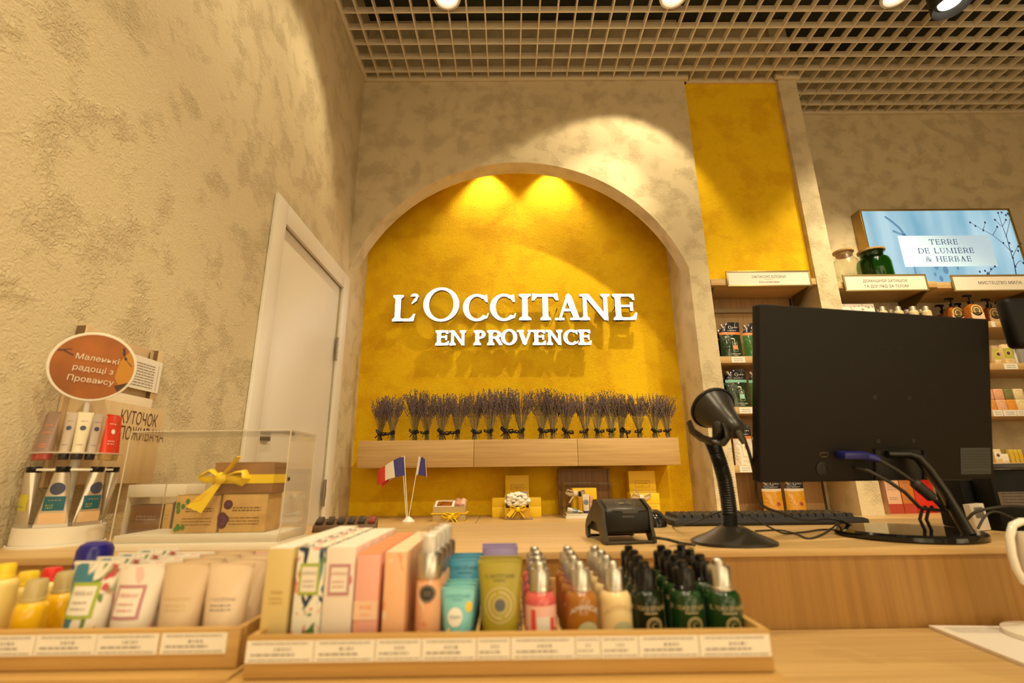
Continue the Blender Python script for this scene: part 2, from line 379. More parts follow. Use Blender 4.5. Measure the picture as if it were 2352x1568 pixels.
# back wall: flat face with the segmental arch, jamb pier, closed box over the alcove
m = MB(); ac, R = .069, 1.0953; zc = 3.058-R; n = 48
a0 = math.asin((XJ-ac)/R); xs = [ac+R*math.sin(-a0+2*a0*i/n) for i in range(n+1)]
ar = [(x, zc+math.sqrt(max(0, R*R-(x-ac)**2))) for x in xs]; y0, y1 = YF, 2.817
for i in range(n):
    (xa, za), (xb, zb) = ar[i], ar[i+1]
    m.poly([(xa, y0, za), (xb, y0, zb), (xb, y0, 4.24), (xa, y0, 4.24)])
    m.poly([(xb, y1, zb), (xa, y1, za), (xa, y1, 4.24), (xb, y1, 4.24)])
    m.poly([(xa, y0, za), (xa, y1, za), (xb, y1, zb), (xb, y0, zb)])
m.box(XJ, YF, 0, XP, 3.06, 4.24); m.box(XL, y1, 3.46, XJ, YB, 3.50); m.box(XP, 2.735, ZC+.0125, XQ, 2.84, 4.24)
struct(m.obj('wall_back', BEIGE, fix=False))
m = MB(); m.box(XL, YB, 0, XJ, 3.15, 3.5)
struct(m.obj('wall_alcove', YELLOW))
m = MB(); m.box(XP, 2.735, 2.231, XQ, 2.84, ZC+.012)
struct(m.obj('wall_panel', YELLOW))
m = MB(); m.box(XP, 2.953, 0, XQ, 3.06, 2.231)
struct(m.obj('wall_recess', BEIGE))
m = MB(); m.box(XQ, YF, 0, XR, 3.06, 4.24)
struct(m.obj('pillar', BEIGE))
m = MB(); m.box(XR, 3.04, 0, 4.65, 3.15, 4.24)
struct(m.obj('wall_shelving', BEIGE))
m = MB(); m.box(4.6, -2, 0, 4.7, 3.04, 4.24)
struct(m.obj('wall_right', BEIGE))
m = MB(); m.box(XP+.006, 2.934, .862, 1.836, 2.952, 2.186, 0)
struct(m.obj('trim_cladding', wood('cladding', (.31, .175, .07), (.43, .265, .12), 'Z')))
m = MB(); m.box(1.838, 2.936, .862, 1.852, 2.952, 2.186, 0)
struct(m.obj('trim_upright', mat('bronze_metal', (.10, .075, .03), .4, .6)))
m = MB(); m.box(XP+.006, 2.915, 2.085, 1.836, 2.933, 2.112, 0)
struct(m.obj('trim_rail', mat('rail_paint', (.30, .22, .12), .45, .3)))
# cream angle strip that carries the grille round the walls
m = MB(); e = .022
for x0, ya, x1, yb in ((XL+.002, -1.9, XL+e, YF-.003), (XL+e, YF-e, XP+e, YF-.003), (XP+.003, 2.735-e, XQ-.003, 2.732), (XQ-e, YF-e, XR+e, YF-.003), (XP+.003, YF-.003, XP+e, 2.732), (XR+.003, YF-.003, XR+e, 3.037), (XR+e, 3.04-e, 4.6, 3.037)):
    m.box(x0, ya, ZC-.004, x1, yb, ZC+.03)
struct(m.obj('trim_ceiling', GRIDM))
m = MB(); p = .107; x0 = at(1158, 181, Z=ZC).x; y0 = at(1158, 164, Z=ZC).y; th = .0042; bh = .04
i = -20
while x0+i*p < 4.58:
    x = x0+i*p; i += 1
    if x < XL+.02: continue
    ye = 2.675 if x < XP else (2.71 if x < XQ-.02 else (2.675 if x < XR+.02 else 3.015))
    m.box(x-th, -1.9, ZC, x+th, ye, ZC+bh)
j = -44
while y0+j*p < 3.01:
    y = y0+j*p; j += 1
    if y < -1.9: continue
    m.box(XL+.022 if y < 2.68 else XR+.022, y-th, ZC-.0005, 4.59, y+th, ZC+bh-.0005)
g = struct(m.obj('ceiling_grille', GRIDM))

# door in the left wall
m = MB()
for ya, yb, za, zb in ((1.768, DY0, 0, 2.245), (DY1, 2.695, 0, 2.245), (DY0, DY1, DZ, 2.245)): m.box(XL+.001, ya, za, XL+.017, yb, zb)
fr = struct(m.obj('trim_door', DOORM, bevel=.003))
m = MB(); m.box(-1.02, DY0, .01, XL-.006, DY1, DZ)
dr = struct(m.obj('door_1', DOORM, bevel=.003))
m = MB()
for z in (1.72, .95): m.lathe([(.008, z), (.008, z+.13)], 10, XL+.009, DY1-.004); m.lathe([(.0095, z+.04), (.0095, z+.088)], 10, XL+.009, DY1-.004)
m.obj('hinge', mat('satin_steel', (.35, .32, .27), .35, .9), dr)
q = at(600, 1003, X=XL); m = MB(); STEELD = mat('dark_steel', (.10, .08, .06), .35, .8)
for z in (q.z, at(632, 1100, X=XL).z): m.box(XL-.006, DY0+.05, z-.012, XL+.006, DY0+.11, z+.012)
z = at(632, 1100, X=XL).z; m.tube([(XL-.005, DY0+.08, z), (XL+.05, DY0+.08, z), (XL+.055, DY0+.10, z), (XL+.055, DY0+.2, z)], .009, 10)
m.obj('handle', STEELD, dr)

# ================================================================== ceiling lamps
GLOW = mat('lamp_glow', (1, .90, .72), .5, emit=3.2)
LW = mat('lamp_white', (.85, .8, .72), .4)
LLAB = {(-0.33, 2.082): 'white ring downlight in the ceiling grille above the arch', (0.951, 2.080): 'white ring downlight in the grille before the yellow panel, lighting the arch wall',
        (2.221, 2.082): 'white ring downlight in the grille beside the black cylinder spot'}
first = None
for i, (x, y, *_r2) in enumerate(DOWN):
    lab = LLAB.get((x, y), 'white ring downlight in the ceiling grille over the counters, above the photo')
    if first is None:
        first = thing('downlight', lab, 'ceiling light', (x, y, 3.70), 0, 'ring downlights in the ceiling grille')
        m = MB(); m.lathe([(.078, -.012), (.080, .0), (.074, .012), (.060, .03), (.052, .03), (.058, -.004), (.066, -.014), (.078, -.012)], 32, cap=False); m.obj('ring', LW, first)
        m = MB(); m.lathe([(.0, .008), (.050, .008), (.050, .016), (.0, .016)], 28, cap=False); m.obj('lamp', GLOW, first)
    else: dup(first, (x, y, 3.70), lab)
t = thing('spotlight', 'black cylinder spotlight hanging below the ceiling grille', 'ceiling light', (2.507, 2.075, 3.60))
m = MB(); m.lathe([(.088, .0), (.092, .004), (.092, .20), (.0, .20)], 36, cap=False); m.lathe([(.088, .0), (.072, .045), (.0, .05)], 36, cap=False); m.obj('housing', mat('black_lamp', (.02, .018, .016), .45), t)
m = MB(); m.lathe([(.0, .034), (.056, .034), (.056, .044), (.0, .044)], 28, cap=False); m.obj('lamp', GLOW, t)

# ================================================================== counters and back cabinets
CT = .975; CB = .857; BT = .862
t = thing('raised_counter', 'raised oak cash desk carrying the monitor and scanner', 'counter', (.3, 1.1, 0))
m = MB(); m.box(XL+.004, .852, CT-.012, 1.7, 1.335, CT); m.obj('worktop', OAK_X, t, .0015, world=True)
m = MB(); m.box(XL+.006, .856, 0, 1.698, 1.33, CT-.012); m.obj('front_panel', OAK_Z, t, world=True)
t = thing('lower_counter', 'lower oak counter shelf before the cash desk, holding the trays', 'counter', (.3, .5, 0))
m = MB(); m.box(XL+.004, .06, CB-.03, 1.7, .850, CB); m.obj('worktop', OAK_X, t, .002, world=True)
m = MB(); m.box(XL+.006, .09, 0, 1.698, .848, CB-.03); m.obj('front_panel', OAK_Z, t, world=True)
CABL = ['oak back cabinet under the lavender, from the door to the seam', 'oak back cabinet under the lavender bearing the yellow gift boxes', 'oak back cabinet below the refill pouch shelves', 'oak back cabinet under the soap shelves']
for i, bs in enumerate([[(XL+.004, 2.35, -.175, YB-.003)], [(-.172, 2.35, 1.105, YB-.003)], [(1.108, 2.35, 1.94, 2.696), (XP+.003, 2.70, XQ-.003, 2.931)], [(1.943, 2.35, 3.7, 2.696), (XR+.003, 2.70, 3.7, 3.036)]]):
    t = thing('back_cabinet', CABL[i], 'cabinet', (bs[0][0], bs[0][1], 0), 0, 'oak cabinets along the back wall')
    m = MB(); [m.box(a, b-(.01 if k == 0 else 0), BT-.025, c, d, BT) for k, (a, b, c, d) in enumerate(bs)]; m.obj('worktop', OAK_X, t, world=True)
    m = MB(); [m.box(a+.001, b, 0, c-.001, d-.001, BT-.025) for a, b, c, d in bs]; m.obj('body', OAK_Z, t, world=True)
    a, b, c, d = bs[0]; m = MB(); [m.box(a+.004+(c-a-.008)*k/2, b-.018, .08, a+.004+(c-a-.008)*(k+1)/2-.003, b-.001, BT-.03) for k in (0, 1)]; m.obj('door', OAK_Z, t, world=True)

# ================================================================== shop sign letters on the alcove wall
SGN = mat('letter_face_lit', (1, .97, .93), .4, emit=2.6); SGS = mat('letter_return', (.22, .20, .17), .5)
YS = 2.955
t = thing('wall_sign', 'lit white shop name in two lines of serif letters on the yellow alcove wall', 'sign', (.07, YB-.001, 1.75))
LET = [('L', 902, 954, 677.5, 737), ("'", 946, 963.5, 674, 697.5), ('O', 972.5, 1054.5, 660, 737.8), ('C', 1063.5, 1122.5, 675, 737), ('C', 1125.5, 1185, 674.5, 736.5),
       ('I', 1192, 1219.5, 675, 734.5), ('T', 1222, 1283, 675, 734.5), ('A', 1274, 1336, 675, 734.3), ('N', 1332.5, 1401, 675, 734.2), ('E', 1408, 1462.5, 675, 734),
       ('E', 1000, 1031.8, 758.5, 792.5), ('N', 1031.5, 1070.5, 758.5, 792.3), ('P', 1088, 1117.5, 758.3, 792), ('R', 1119, 1154, 758.2, 792), ('O', 1150.5, 1188, 755.7, 792), ('V', 1187.5, 1225.5, 757.8, 791.6),
       ('E', 1223.5, 1254.5, 757.5, 791.5), ('N', 1254.5, 1292.3, 757.5, 791.4), ('C', 1294, 1328.3, 756.5, 791.7), ('E', 1328, 1358.8, 757, 791.3)]
for k, (ch, px0, px1, py0, py1) in enumerate(LET):
    a = at(px0, (py0+py1)/2, Y=YS); b = at(px1, (py0+py1)/2, Y=YS); z1 = at((px0+px1)/2, py0, Y=YS).z; z0 = at((px0+px1)/2, py1, Y=YS).z
    w, h = b.x-a.x, z1-z0; big = k < 10; s = (.035 if big else .0245); th = (.0135 if big else .0115)
    if ch == "'": g = glyph(ch, w, h/.3, .05, .02); g = [[(x, (y-.68*0)-.0) for x, y in p] for p in g]; lo = min(y for p in g for x, y in p); hi = max(y for p in g for x, y in p); g = [[(x, (y-lo)*h/(hi-lo)) for x, y in p] for p in g]
    else: g = glyph(ch, w, h, s, th)
    mb = MB(); mf = MB()
    for p in g:
        q = [(a.x+x, z0+y) for x, y in p]
        mb.prism(q, YS+.003, YS+.035); mf.prism(q, YS, YS+.003)
    lt = mb.obj('letter', SGS, t, world=True); mf.obj('face', SGN, lt, world=True)
    if not big or k > 9: pass
for k in (0, 2, 4, 7, 9, 10, 13, 16, 19):
    ch, px0, px1, py0, py1 = LET[k]; c = at(px0*.90+px1*.10, (py0+py1)/2, Y=YS)
    m = MB(); m.tube([(c.x, YS+.03, c.z), (c.x, YB-.002, c.z)], .004, 6); m.obj('standoff', SGS, t, world=True)

# ================================================================== lavender shelf and bundles
SHX = [-.865, -.203, .390, .974]
SHL = ['oak box shelf under the lavender, the one above the flags', 'oak box shelf under the lavender, middle of the three', 'oak box shelf under the lavender, the one nearest the scanner']
for i in range(3):
    m = MB(); m.box(SHX[i]+.001, 2.80, 1.138, SHX[i+1]-.001, YB-.003, 1.290)
    tag(m.obj('box_shelf', OAK_X, bevel=.001), SHL[i], 'shelf', 'oak box shelves under the lavender')
STEM = mat('dry_stems', (.30, .22, .10), .8, noise=.3, nscale=60); BLOOM = mat('dry_lavender', (.155, .105, .125), .85, noise=.45, nscale=90); RIB = mat('navy_ribbon', (.012, .014, .022), .35)
def lav_meshes(seed):
    r = random.Random(seed); ms, mf = MB(), MB(); H = .33; tie = .055
    for k in range(84):
        a = r.uniform(0, 2*PI); q = math.sqrt(r.random()); hh = H*r.uniform(.74, 1.06)*(1-.08*q*q)
        b0 = Vector((.020*q*math.cos(a), .018*q*math.sin(a), .002)); t0 = Vector((.013*q*math.cos(a), .012*q*math.sin(a), tie))
        sp = .100*q+.004; tp = Vector((sp*math.cos(a)+r.uniform(-.008, .008), sp*.62*math.sin(a)+r.uniform(-.006, .006), hh))
        md = t0.lerp(tp, .55)+Vector((-.010*q*math.cos(a), -.006*q*math.sin(a), .01))
        ms.tube([b0, t0, md, tp], [.0011, .0011, .0010, .0007], 3)
        for j in range(10):
            f = 1-j*.05-r.uniform(0, .02)
            c = (md.lerp(tp, (f-.55)/.45) if f > .55 else t0.lerp(md, f/.55))+Vector((r.uniform(-.0045, .0045), r.uniform(-.0045, .0045), 0))
            mf.octa(c, r.uniform(.0032, .0054), r.uniform(.0045, .008))
        if r.random() < .5:
            f = r.uniform(.35, .6); c = t0.lerp(tp, f); mf.octa(c, .003, .005)
    return ms, mf
def bow(mb, c, s, y=-.02, mi=0, up=1):
    """a knot with two loops and two tails, in the x,z plane at depth y"""
    cx, cz = c
    mb.sphere((cx, y-.003*s, cz), .012*s, 8, 6, mi, (1, .7, 1))
    for sg in (-1, 1):
        mb.tube([(cx, y, cz), (cx+sg*.014*s, y-.006, cz+.009*s), (cx+sg*.032*s, y-.004, cz+.015*s*up), (cx+sg*.037*s, y, cz+.004*s), (cx+sg*.022*s, y, cz-.004*s), (cx, y, cz)], [.004*s, .009*s, .011*s, .009*s, .008*s, .004*s], 6, mi, .3)
        mb.tube([(cx, y, cz), (cx+sg*.016*s, y-.004, cz-.018*s), (cx+sg*.028*s, y-.002, cz-.036*s)], [.004*s, .009*s, .009*s], 6, mi, .25)
lavs = []
for v in range(4):
    ms, mf = lav_meshes(20+v); lavs.append((ms, mf))
LX = [265, 350, 495, 575, 670, 775, 890, 990, 1095, 1200, 1330, 1405, 1490, 1625, 1700, 1790, 1860, 1980, 2080, 2165]
LT = [148, 140, 108, 128, 128, 130, 128, 100, 92, 108, 108, 100, 130, 130, 130, 112, 132, 132, 138, 140]
ORDS = ['first', 'second', 'third', 'fourth', 'fifth', 'sixth', 'seventh', 'eighth', 'ninth', 'tenth', 'eleventh', 'twelfth', 'thirteenth', 'fourteenth', 'fifteenth', 'sixteenth', 'seventeenth', 'eighteenth', 'nineteenth', 'twentieth']
proto = []
for i, cx in enumerate(LX):
    px = 780+cx/2.868; x = at(px, 1005, Y=2.86).x; zt = at(px, 860+LT[i]/2.868, Y=2.87).z; sc = (zt-1.2905)/.335
    lab = 'dried lavender bundle with navy ribbon, %s along the shelf counting from the door' % ORDS[i]
    v = i % 4
    if i < 4:
        t = thing('lavender_bundle', lab, 'dried flowers', (x, 2.86, 1.2905), 0, 'dried lavender bundles on the shelf')
        ms, mf = lavs[v]; o = ms.obj('stems', STEM, t, fix=False); o['kind'] = 'stuff'; o = mf.obj('blossoms', BLOOM, t, fix=False); o['kind'] = 'stuff'
        m = MB(); m.lathe([(.0165, .045), (.0175, .052), (.0175, .062), (.0165, .068)], 12, cap=False); m.m = Matrix.Rotation([.3, -.25, .15, -.1][v], 4, 'Y'); bow(m, (0, .056), [1.15, .9, 1.0, .8][v], -.02)
        m.obj('ribbon', RIB, t); proto.append(t)
    else: t = dup(proto[v], (x, 2.86, 1.2905), lab)
    t.scale = (sc*rnd.uniform(.95, 1.06), sc, sc); t.rotation_euler = (rnd.uniform(-.02, .02), rnd.uniform(-.05, .05), rnd.uniform(-.5, .5))

# ================================================================== shared packaging kit
PAPER = mat('paper_white', (.80, .76, .70), .6); INK = mat('grey_print', (.28, .24, .22), .6); INKD = mat('dark_print', (.03, .028, .028), .5)
SILVER = mat('brushed_silver', (.62, .60, .56), .28, 1.0); BLACKG = mat('gloss_black', (.008, .008, .008), .12, spec=.3); WHITEP = mat('white_plastic', (.80, .77, .72), .3)
GOLDINK = mat('gold_print', (.62, .47, .24), .4)
def at_local(mb, name, mats, par, **k): return mb.obj(name, mats, par, **k)

def bottle(root, r, hb, body, cap, neck=.0, caph=.0195, capr=None, nub=True, label=None, emb=None, txt=None, txtm=None):
    """a small round-shouldered bottle: body, cap (> nub), printed label"""
    capr = capr or r*.66; cr = r*.45
    prof = [(r*.90, 0), (r, .002), (r, hb-cr*1.3)]+[(r-cr*(1-math.cos(a*PI/12)), hb-cr*1.3+cr*1.3*math.sin(a*PI/12)) for a in range(1, 7)]
    m = MB(); m.lathe(prof, 24); m.obj('body', body, root)
    z = hb; m = MB()
    m.lathe([(capr*1.06, z), (capr*1.06, z+.0025), (capr, z+.003), (capr, z+caph-.003), (capr*.86, z+caph), (0.0001, z+caph)], 24, cap=False)
    c = m.obj('cap', cap, root)
    if nub:
        m = MB(); m.lathe([(capr*.5, z+caph-.0005), (capr*.5, z+caph+.005), (capr*.36, z+caph+.0065), (0.0001, z+caph+.0065)], 14, cap=False); m.obj('nub', cap, c)
    front = lambda x, zz: -math.sqrt(max(1e-8, r*r-x*x))
    if label: label(root, front, r, hb)
    return root

def tube_body(root, w, h, body, capm, caph=.014, crimp=None, inv=False):
    """a squeeze tube: round at the cap, flat at the crimp"""
    a0, b0 = w*.40, w*.30; rg = []; n = 24
    def sec(t): return a0+(w/2-a0)*t**.8, b0*(1-t**1.4)+.0012
    hh = h-caph; k = 9
    for i in range(k+1):
        t = i/k*.97; a, b = sec(t); z = caph+hh*t
        rg.append([(a*math.cos(2*PI*j/n), b*math.sin(2*PI*j/n), z) for j in range(n)])
    m = MB(); m.rings(rg, 0); tb = m.obj('tube', body, root)
    a, b = sec(.97); m = MB(); m.box(-w/2, -.0013, caph+hh*.95, w/2, .0013, h); m.obj('crimp', crimp or body, root)
    m = MB(); m.lathe([(a0*.90, 0), (a0*.96, .001), (a0*.98, caph-.0005)], 22, sy=b0/a0*1.12); m.obj('cap', capm, root)
    def front(x, z):
        t = min(.97, max(0, (z-caph)/hh)); a, b = sec(t); return -b*math.sqrt(max(1e-6, 1-(x/a)**2))
    return front

def carton(root, w, d, h, m_side, m_top=None, m_front=None, bev=.0006):
    m = MB(); m.box(-w/2, 0, 0, w/2, d, h); m.obj('carton', m_side, root, bev)
    if m_top:
        m = MB(); m.box(-w/2+.0003, .0003, h, w/2-.0003, d-.0003, h+.0006); m.obj('top_flap', m_top, root)

# ================================================================== display trays on the lower counter
TRAYW = wood('tray_oak', (.42, .245, .075), (.55, .335, .115), 'X', 1.3)
TZ0, TF = .931, .937
def price_label(par, x0, x1, z0, z1, y, seed):
    m = MB(); m.box(x0, y-.0009, z0, x1, y, z1, 0); f = lambda x, z: y-.0009
    h = z1-z0; w = x1-x0
    dec_lines(m, x0+w*.08, x1-w*.08, [z0+h*.86], h*.05, f, 1, seed=seed)
    dec_lines(m, x0+w*.42, x0+w*.66, [z0+h*.55], h*.13, f, 1, seed=seed+5)
    dec_lines(m, x0+w*.08, x0+w*.72, [z0+h*.33], h*.08, f, 1, seed=seed+9)
    dec_lines(m, x0+w*.05, x1-w*.04, [z0+h*.10], h*.05, f, 1, seed=seed+11)
    return m.obj('price_label', [PAPER, INK], par, world=True)
def tray(label, x0, x1, y0, y1, divs, labs):
    t = thing('display_tray', label, 'tray', ((x0+x1)/2, y0, TZ0-.0012), 0, 'oak tester trays on the lower counter')
    m = MB(); m.box(x0, y0, TZ0-.001, x1, y0+.007, .963); m.obj('front_panel', TRAYW, t, .0008, world=True)
    m = MB(); m.box(x0, y1-.007, TZ0-.001, x1, y1, .963); m.obj('back_panel', TRAYW, t, .0008, world=True)
    for xa in (x0, x1-.006):
        m = MB(); m.box(xa, y0+.0075, TZ0-.001, xa+.006, y1-.0075, .963); m.obj('side_panel', TRAYW, t, .0008, world=True)
    m = MB(); m.box(x0+.0065, y0+.0075, TZ0-.001, x1-.0065, y1-.0075, TF-.0005); m.obj('bottom', OAK_X, t, world=True)
    for d in divs:
        m = MB(); m.box(d-.0012, y0+.008, TF-.0002, d+.0012, y1-.008, .958); m.obj('divider', TRAYW, t, world=True)
    for i, (a, b) in enumerate(labs): price_label(t, a, b, .9425, .9595, y0-.0002*(1+i % 2), i*3+int(x0*100))
    return t
YT = .48; TX0, TX1 = -.2345, .2315
la = lambda px: at(px, 1480, Y=YT).x
tray('oak tray in the middle front holding cartons, tubes and green bottles', TX0, TX1, YT, .715, [la(x) for x in (800, 950, 1020, 1092, 1205, 1290)],
     [(la(a), la(b)) for a, b in ((568, 722), (724, 862), (864, 968), (970, 1094), (1096, 1172), (1174, 1320), (1322, 1378), (1380, 1465), (1467, 1604), (1606, 1768))])
YL = .505; lb = lambda px: at(px, 1470, Y=YL).x
tray('oak tray at the wall end holding yellow bottles and hand cream tubes', -.715, -.2535, YL, .725, [lb(x) for x in (150, 365, 470)],
     [(lb(a), lb(b)) for a, b in ((-180, -60), (-50, 84), (86, 224), (226, 366), (372, 522))])
def plinth(label, x0, x1, y0, y1, cards):
    t = thing('tray_riser', label, 'riser', ((x0+x1)/2, y0, CB), 0, 'oak risers under the trays')
    m = MB(); m.box(x0, y0, TZ0-.0105, x1, y1, TZ0-.002); m.obj('top', TRAYW, t, .001, world=True)
    m = MB(); m.box(x0+.001, y0+.003, CB+.0005, x1-.001, y1-.003, TZ0-.011); m.obj('body', TRAYW, t, world=True)
    for a, b, ma in cards:
        m = MB(); m.box(a, y0-.001, TZ0-.050, b, y0-.0001, TZ0-.012); m.obj('shelf_card', ma, t, world=True)
c1, c2 = at(1388, 1562, Y=.462), at(1543, 1562, Y=.462)
plinth('oak riser under the middle front tray of cartons', TX0-.012, .2355, .463, .73, [(c1.x, c2.x, mat('card_cream', (.78, .70, .45), .6))])
plinth('oak riser under the tray of yellow bottles by the wall', -.735, -.2505, .488, .74, [(-.56, at(58, 1562, Y=.487).x, PAPER)])

# ------------------------------------------------------------------ bottles in the middle tray
AMBER = mat('amber_liquid', (.36, .14, .015), .10, coat=.5); CREAM = mat('cream_bottle', (.78, .60, .32), .25); ROSEL = mat('rose_liquid', (.62, .10, .10), .12, coat=.5)
DGREEN = mat('dark_green_glass', (.004, .011, .003), .07, spec=.45); GREEN = mat('green_glass', (.008, .042, .009), .07, spec=.5); PALEB = mat('pale_bottle', (.80, .76, .70), .25)
PINKL = mat('pink_label', (.85, .50, .45), .45); REDL = mat('red_strip', (.75, .06, .05), .45); SAGE = mat('sage_label', (.45, .47, .28), .45); GREYL = mat('grey_back_label', (.30, .29, .26), .5)
def lab_rose(root, f, r, hb):
    m = MB(); dec_rect(m, -r*.93, .004, r*.93, hb*.78, f, 0); dec_rect(m, -r*.62, .004, -r*.36, hb*.72, f, 1, EPS*2, 3, 2); dec_rect(m, r*.55, .004, r*.75, hb*.58, f, 1, EPS*2, 3, 2)
    dec_rect(m, -r*.30, .006, r*.50, hb*.60, f, 2, EPS*2, 6, 2); m.obj('label', [PINKL, REDL, PAPER], root)
def lab_amande(mt):
    def go(root, f, r, hb):
        m = MB(); dec_disc(m, r*.22, hb*.30, r*.66, 0, f, 0, n=24); dec_polys(m, [[(x, y-.9*x*x/r*.6) for x, y in p] for p in sans('AMANDE', .0046)], .001, hb*.72, f, 1, EPS*2)
        m.v = [(x, y, max(z, .0015)) for x, y, z in m.v]; m.obj('label', [SAGE, mt], root)
    return go
def lab_green(root, f, r, hb):
    m = MB(); dec_polys(m, roman("L'OCCITANE", .0036, .1)[0], 0, hb*.68, f, 0, EPS); dec_lines(m, -r*.4, r*.4, [hb*.62], .0012, f, 0, seed=3)
    for a, b in ((.0074, .0066), (.0058, .0052)): dec_disc(m, .002, hb*.42, a, b, f, 0, n=24, k=1)
    dec_polys(m, roman('C', .0055)[0], .002, hb*.42-.0027, f, 0); m.v = [(x, y, max(z, .0015)) for x, y, z in m.v]; m.obj('label', GOLDINK, root)
def lab_back(root, f, r, hb):
    m = MB(); dec_rect(m, -r*.6, .006, r*.6, hb*.7, f, 0); m.obj('label', GREYL, root)
ROWY = [.527, .562, .598, .633]
BR = .0158; HB = .0505
COLS = [(1243, 'rose_bottle', ROSEL, SILVER, lab_rose, 'rose pink bottle with silver cap and pink label', 'silver capped rose bottles', 4, True, BR),
        (1334, 'almond_bottle', AMBER, SILVER, lab_amande(PAPER), 'amber almond oil bottle with silver cap', 'amber bottles in the tray', 4, True, BR),
        (1415, 'almond_bottle', CREAM, SILVER, lab_amande(GOLDINK), 'creamy almond milk bottle with silver cap', 'creamy bottles in the tray', 4, True, BR),
        (1488, 'shampoo_bottle', DGREEN, BLACKG, lab_green, 'near-black bottle with gold lettering and black cap', 'near-black bottles in the tray', 4, True, BR),
        (1578, 'shampoo_bottle', GREEN, BLACKG, lab_green, 'bottle-green bottle with gold lettering and black cap', 'bright green bottles in the tray', 4, True, BR)]
for px, nm, body, cap, lab, desc, grp, nr, nub, r in COLS:
    x = at(px, 1400, Y=.527).x; p = None
    for i in range(nr):
        L_ = '%s, %s of its file' % (desc, ['front one', 'second', 'third', 'fourth'][i])
        loc = (x+rnd.uniform(-.001, .001)+(.0035*i if px > 1450 else 0), ROWY[i], TF)
        if p is None: p = bottle(thing(nm, L_, 'bottle', loc, 0, grp), r, HB, body, cap, label=lab)
        else: dup(p, loc, L_, rotz=rnd.uniform(-.35, .35))
x = at(1661, 1400, Y=.527).x
p = bottle(thing('shampoo_bottle', 'green glass bottle with silver cap at the corner of the middle tray', 'bottle', (x, .527, TF), 0), .0178, .050, GREEN, SILVER, caph=.0215, label=lab_green)
p = None
for i in range(3):
    L_ = 'green bottle with black cap, %s behind the silver capped green bottle' % ['first', 'second', 'third'][i]
    loc = (x-.004+.002*i, ROWY[i+1]+.002, TF)
    if p is None: p = bottle(thing('shampoo_bottle', L_, 'bottle', loc, 0, 'green bottles behind the silver cap'), BR, HB, GREEN, BLACKG, label=lab_back)
    else: dup(p, loc, L_)

# ------------------------------------------------------------------ tubes in the middle tray
OLIVE = mat('olive_tube', (.36, .30, .025), .3); OLIVET = mat('olive_dark_end', (.28, .20, .06), .35); LAV = mat('lavender_tube', (.30, .24, .52), .35)
AQUA = mat('aqua_tube', (.20, .56, .60), .25); BLUE = mat('sea_blue_tube', (.08, .36, .58), .25); SUNY = mat('sun_yellow', (.85, .55, .03), .4)
def tfile(px, w, h, name, body, capm, desc, grp, ys, deco=None, crimp=None, cat='tube', dx=0.0, names=None, Y0=.527):
    x = at(px, 1390, Y=Y0).x; p = None
    for i, y in enumerate(ys):
        L_ = '%s, %s' % (desc, (names or ['at the tray front', 'second in its file', 'third in its file', 'fourth in its file'])[i]); loc = (x+dx*i, y, TF)
        if p is None:
            p = thing(name, L_, cat, loc, 0, grp); f = tube_body(p, w, h, body, capm, crimp=crimp)
            if deco: deco(p, f, w, h)
        else: dup(p, loc, L_)
def deco_olive(root, f, w, h):
    m = MB(); c = h*.50
    for a, b in ((w*.345, w*.325), (w*.16, w*.145), (w*.115, 0)): dec_disc(m, 0, c, a, b, f, 0 if b else 1, n=32)
    for a in range(34):
        if a % 17 > 14: continue
        t = 2*PI*a/34; dec_disc(m, w*.245*math.sin(t), c+w*.245*math.cos(t), w*.022, 0, f, 0, n=6, k=1)
    dec_polys(m, roman("L'OCCITANE", w*.072)[0], 0, h*.80, f, 2); dec_lines(m, -w*.14, w*.14, [h*.765], w*.025, f, 2, seed=4)
    m.obj('print', [GOLDINK, mat('slate_ink', (.10, .10, .12), .5), INKD], root)
def deco_aqua(root, f, w, h):
    m = MB(); dec_disc(m, -w*.06, h*.55, w*.24, 0, f, 0, sx=.9, n=24); dec_disc(m, w*.33, h*.70, w*.14, 0, f, 1, sx=.7, n=20)
    dec_polys(m, sans('AQUA', w*.075), -w*.06, h*.535, f, 2, EPS*2); dec_polys(m, roman("L'OCCITANE", w*.08)[0], 0, h*.84, f, 2); dec_lines(m, -w*.15, w*.15, [h*.80], w*.025, f, 2, seed=8)
    m.obj('print', [PAPER, SUNY, mat('teal_ink', (.03, .22, .28), .5)], root)
def deco_word(txtm, z=.8):
    def go(root, f, w, h):
        m = MB(); dec_polys(m, roman("L'OCCITANE", w*.09)[0], 0, h*z, f, 0); dec_lines(m, -w*.2, w*.2, [h*(z-.05)], w*.025, f, 0, seed=5); m.obj('print', txtm, root)
    return go
hz = at(1150, 1287, Y=.527).z-TF
tfile(1149, .0445, hz, 'hand_cream_tube', OLIVE, OLIVET, 'olive green tube with a round emblem', 'olive tubes in the tray', [.530, .556], deco_olive)
tfile(1149, .040, hz+.006, 'hand_cream_tube', LAV, LAV, 'lavender purple tube standing behind the olive tubes', 'purple tubes behind the olive ones', [.584, .606], None, names=['nearer one', 'farther one'], dx=-.001, Y0=.58)
hz = at(1053, 1347, Y=.524).z-TF
tfile(1053, .0335, hz, 'hydrating_tube', AQUA, AQUA, 'small aqua tube with a white badge', 'small aqua tubes in the tray', [.523, .541, .559], deco_aqua, dx=.0005)
hz = at(1063, 1283, Y=.582).z-TF
tfile(1066, .0365, hz, 'hydrating_tube', BLUE, BLUE, 'tall sea-blue tube behind the small aqua ones', 'tall blue tubes in the tray', [.580, .602, .624], deco_word(mat('navy_ink', (.01, .05, .12), .5), .86), dx=.0003, names=['first of them', 'second of them', 'rearmost of them'], Y0=.58)

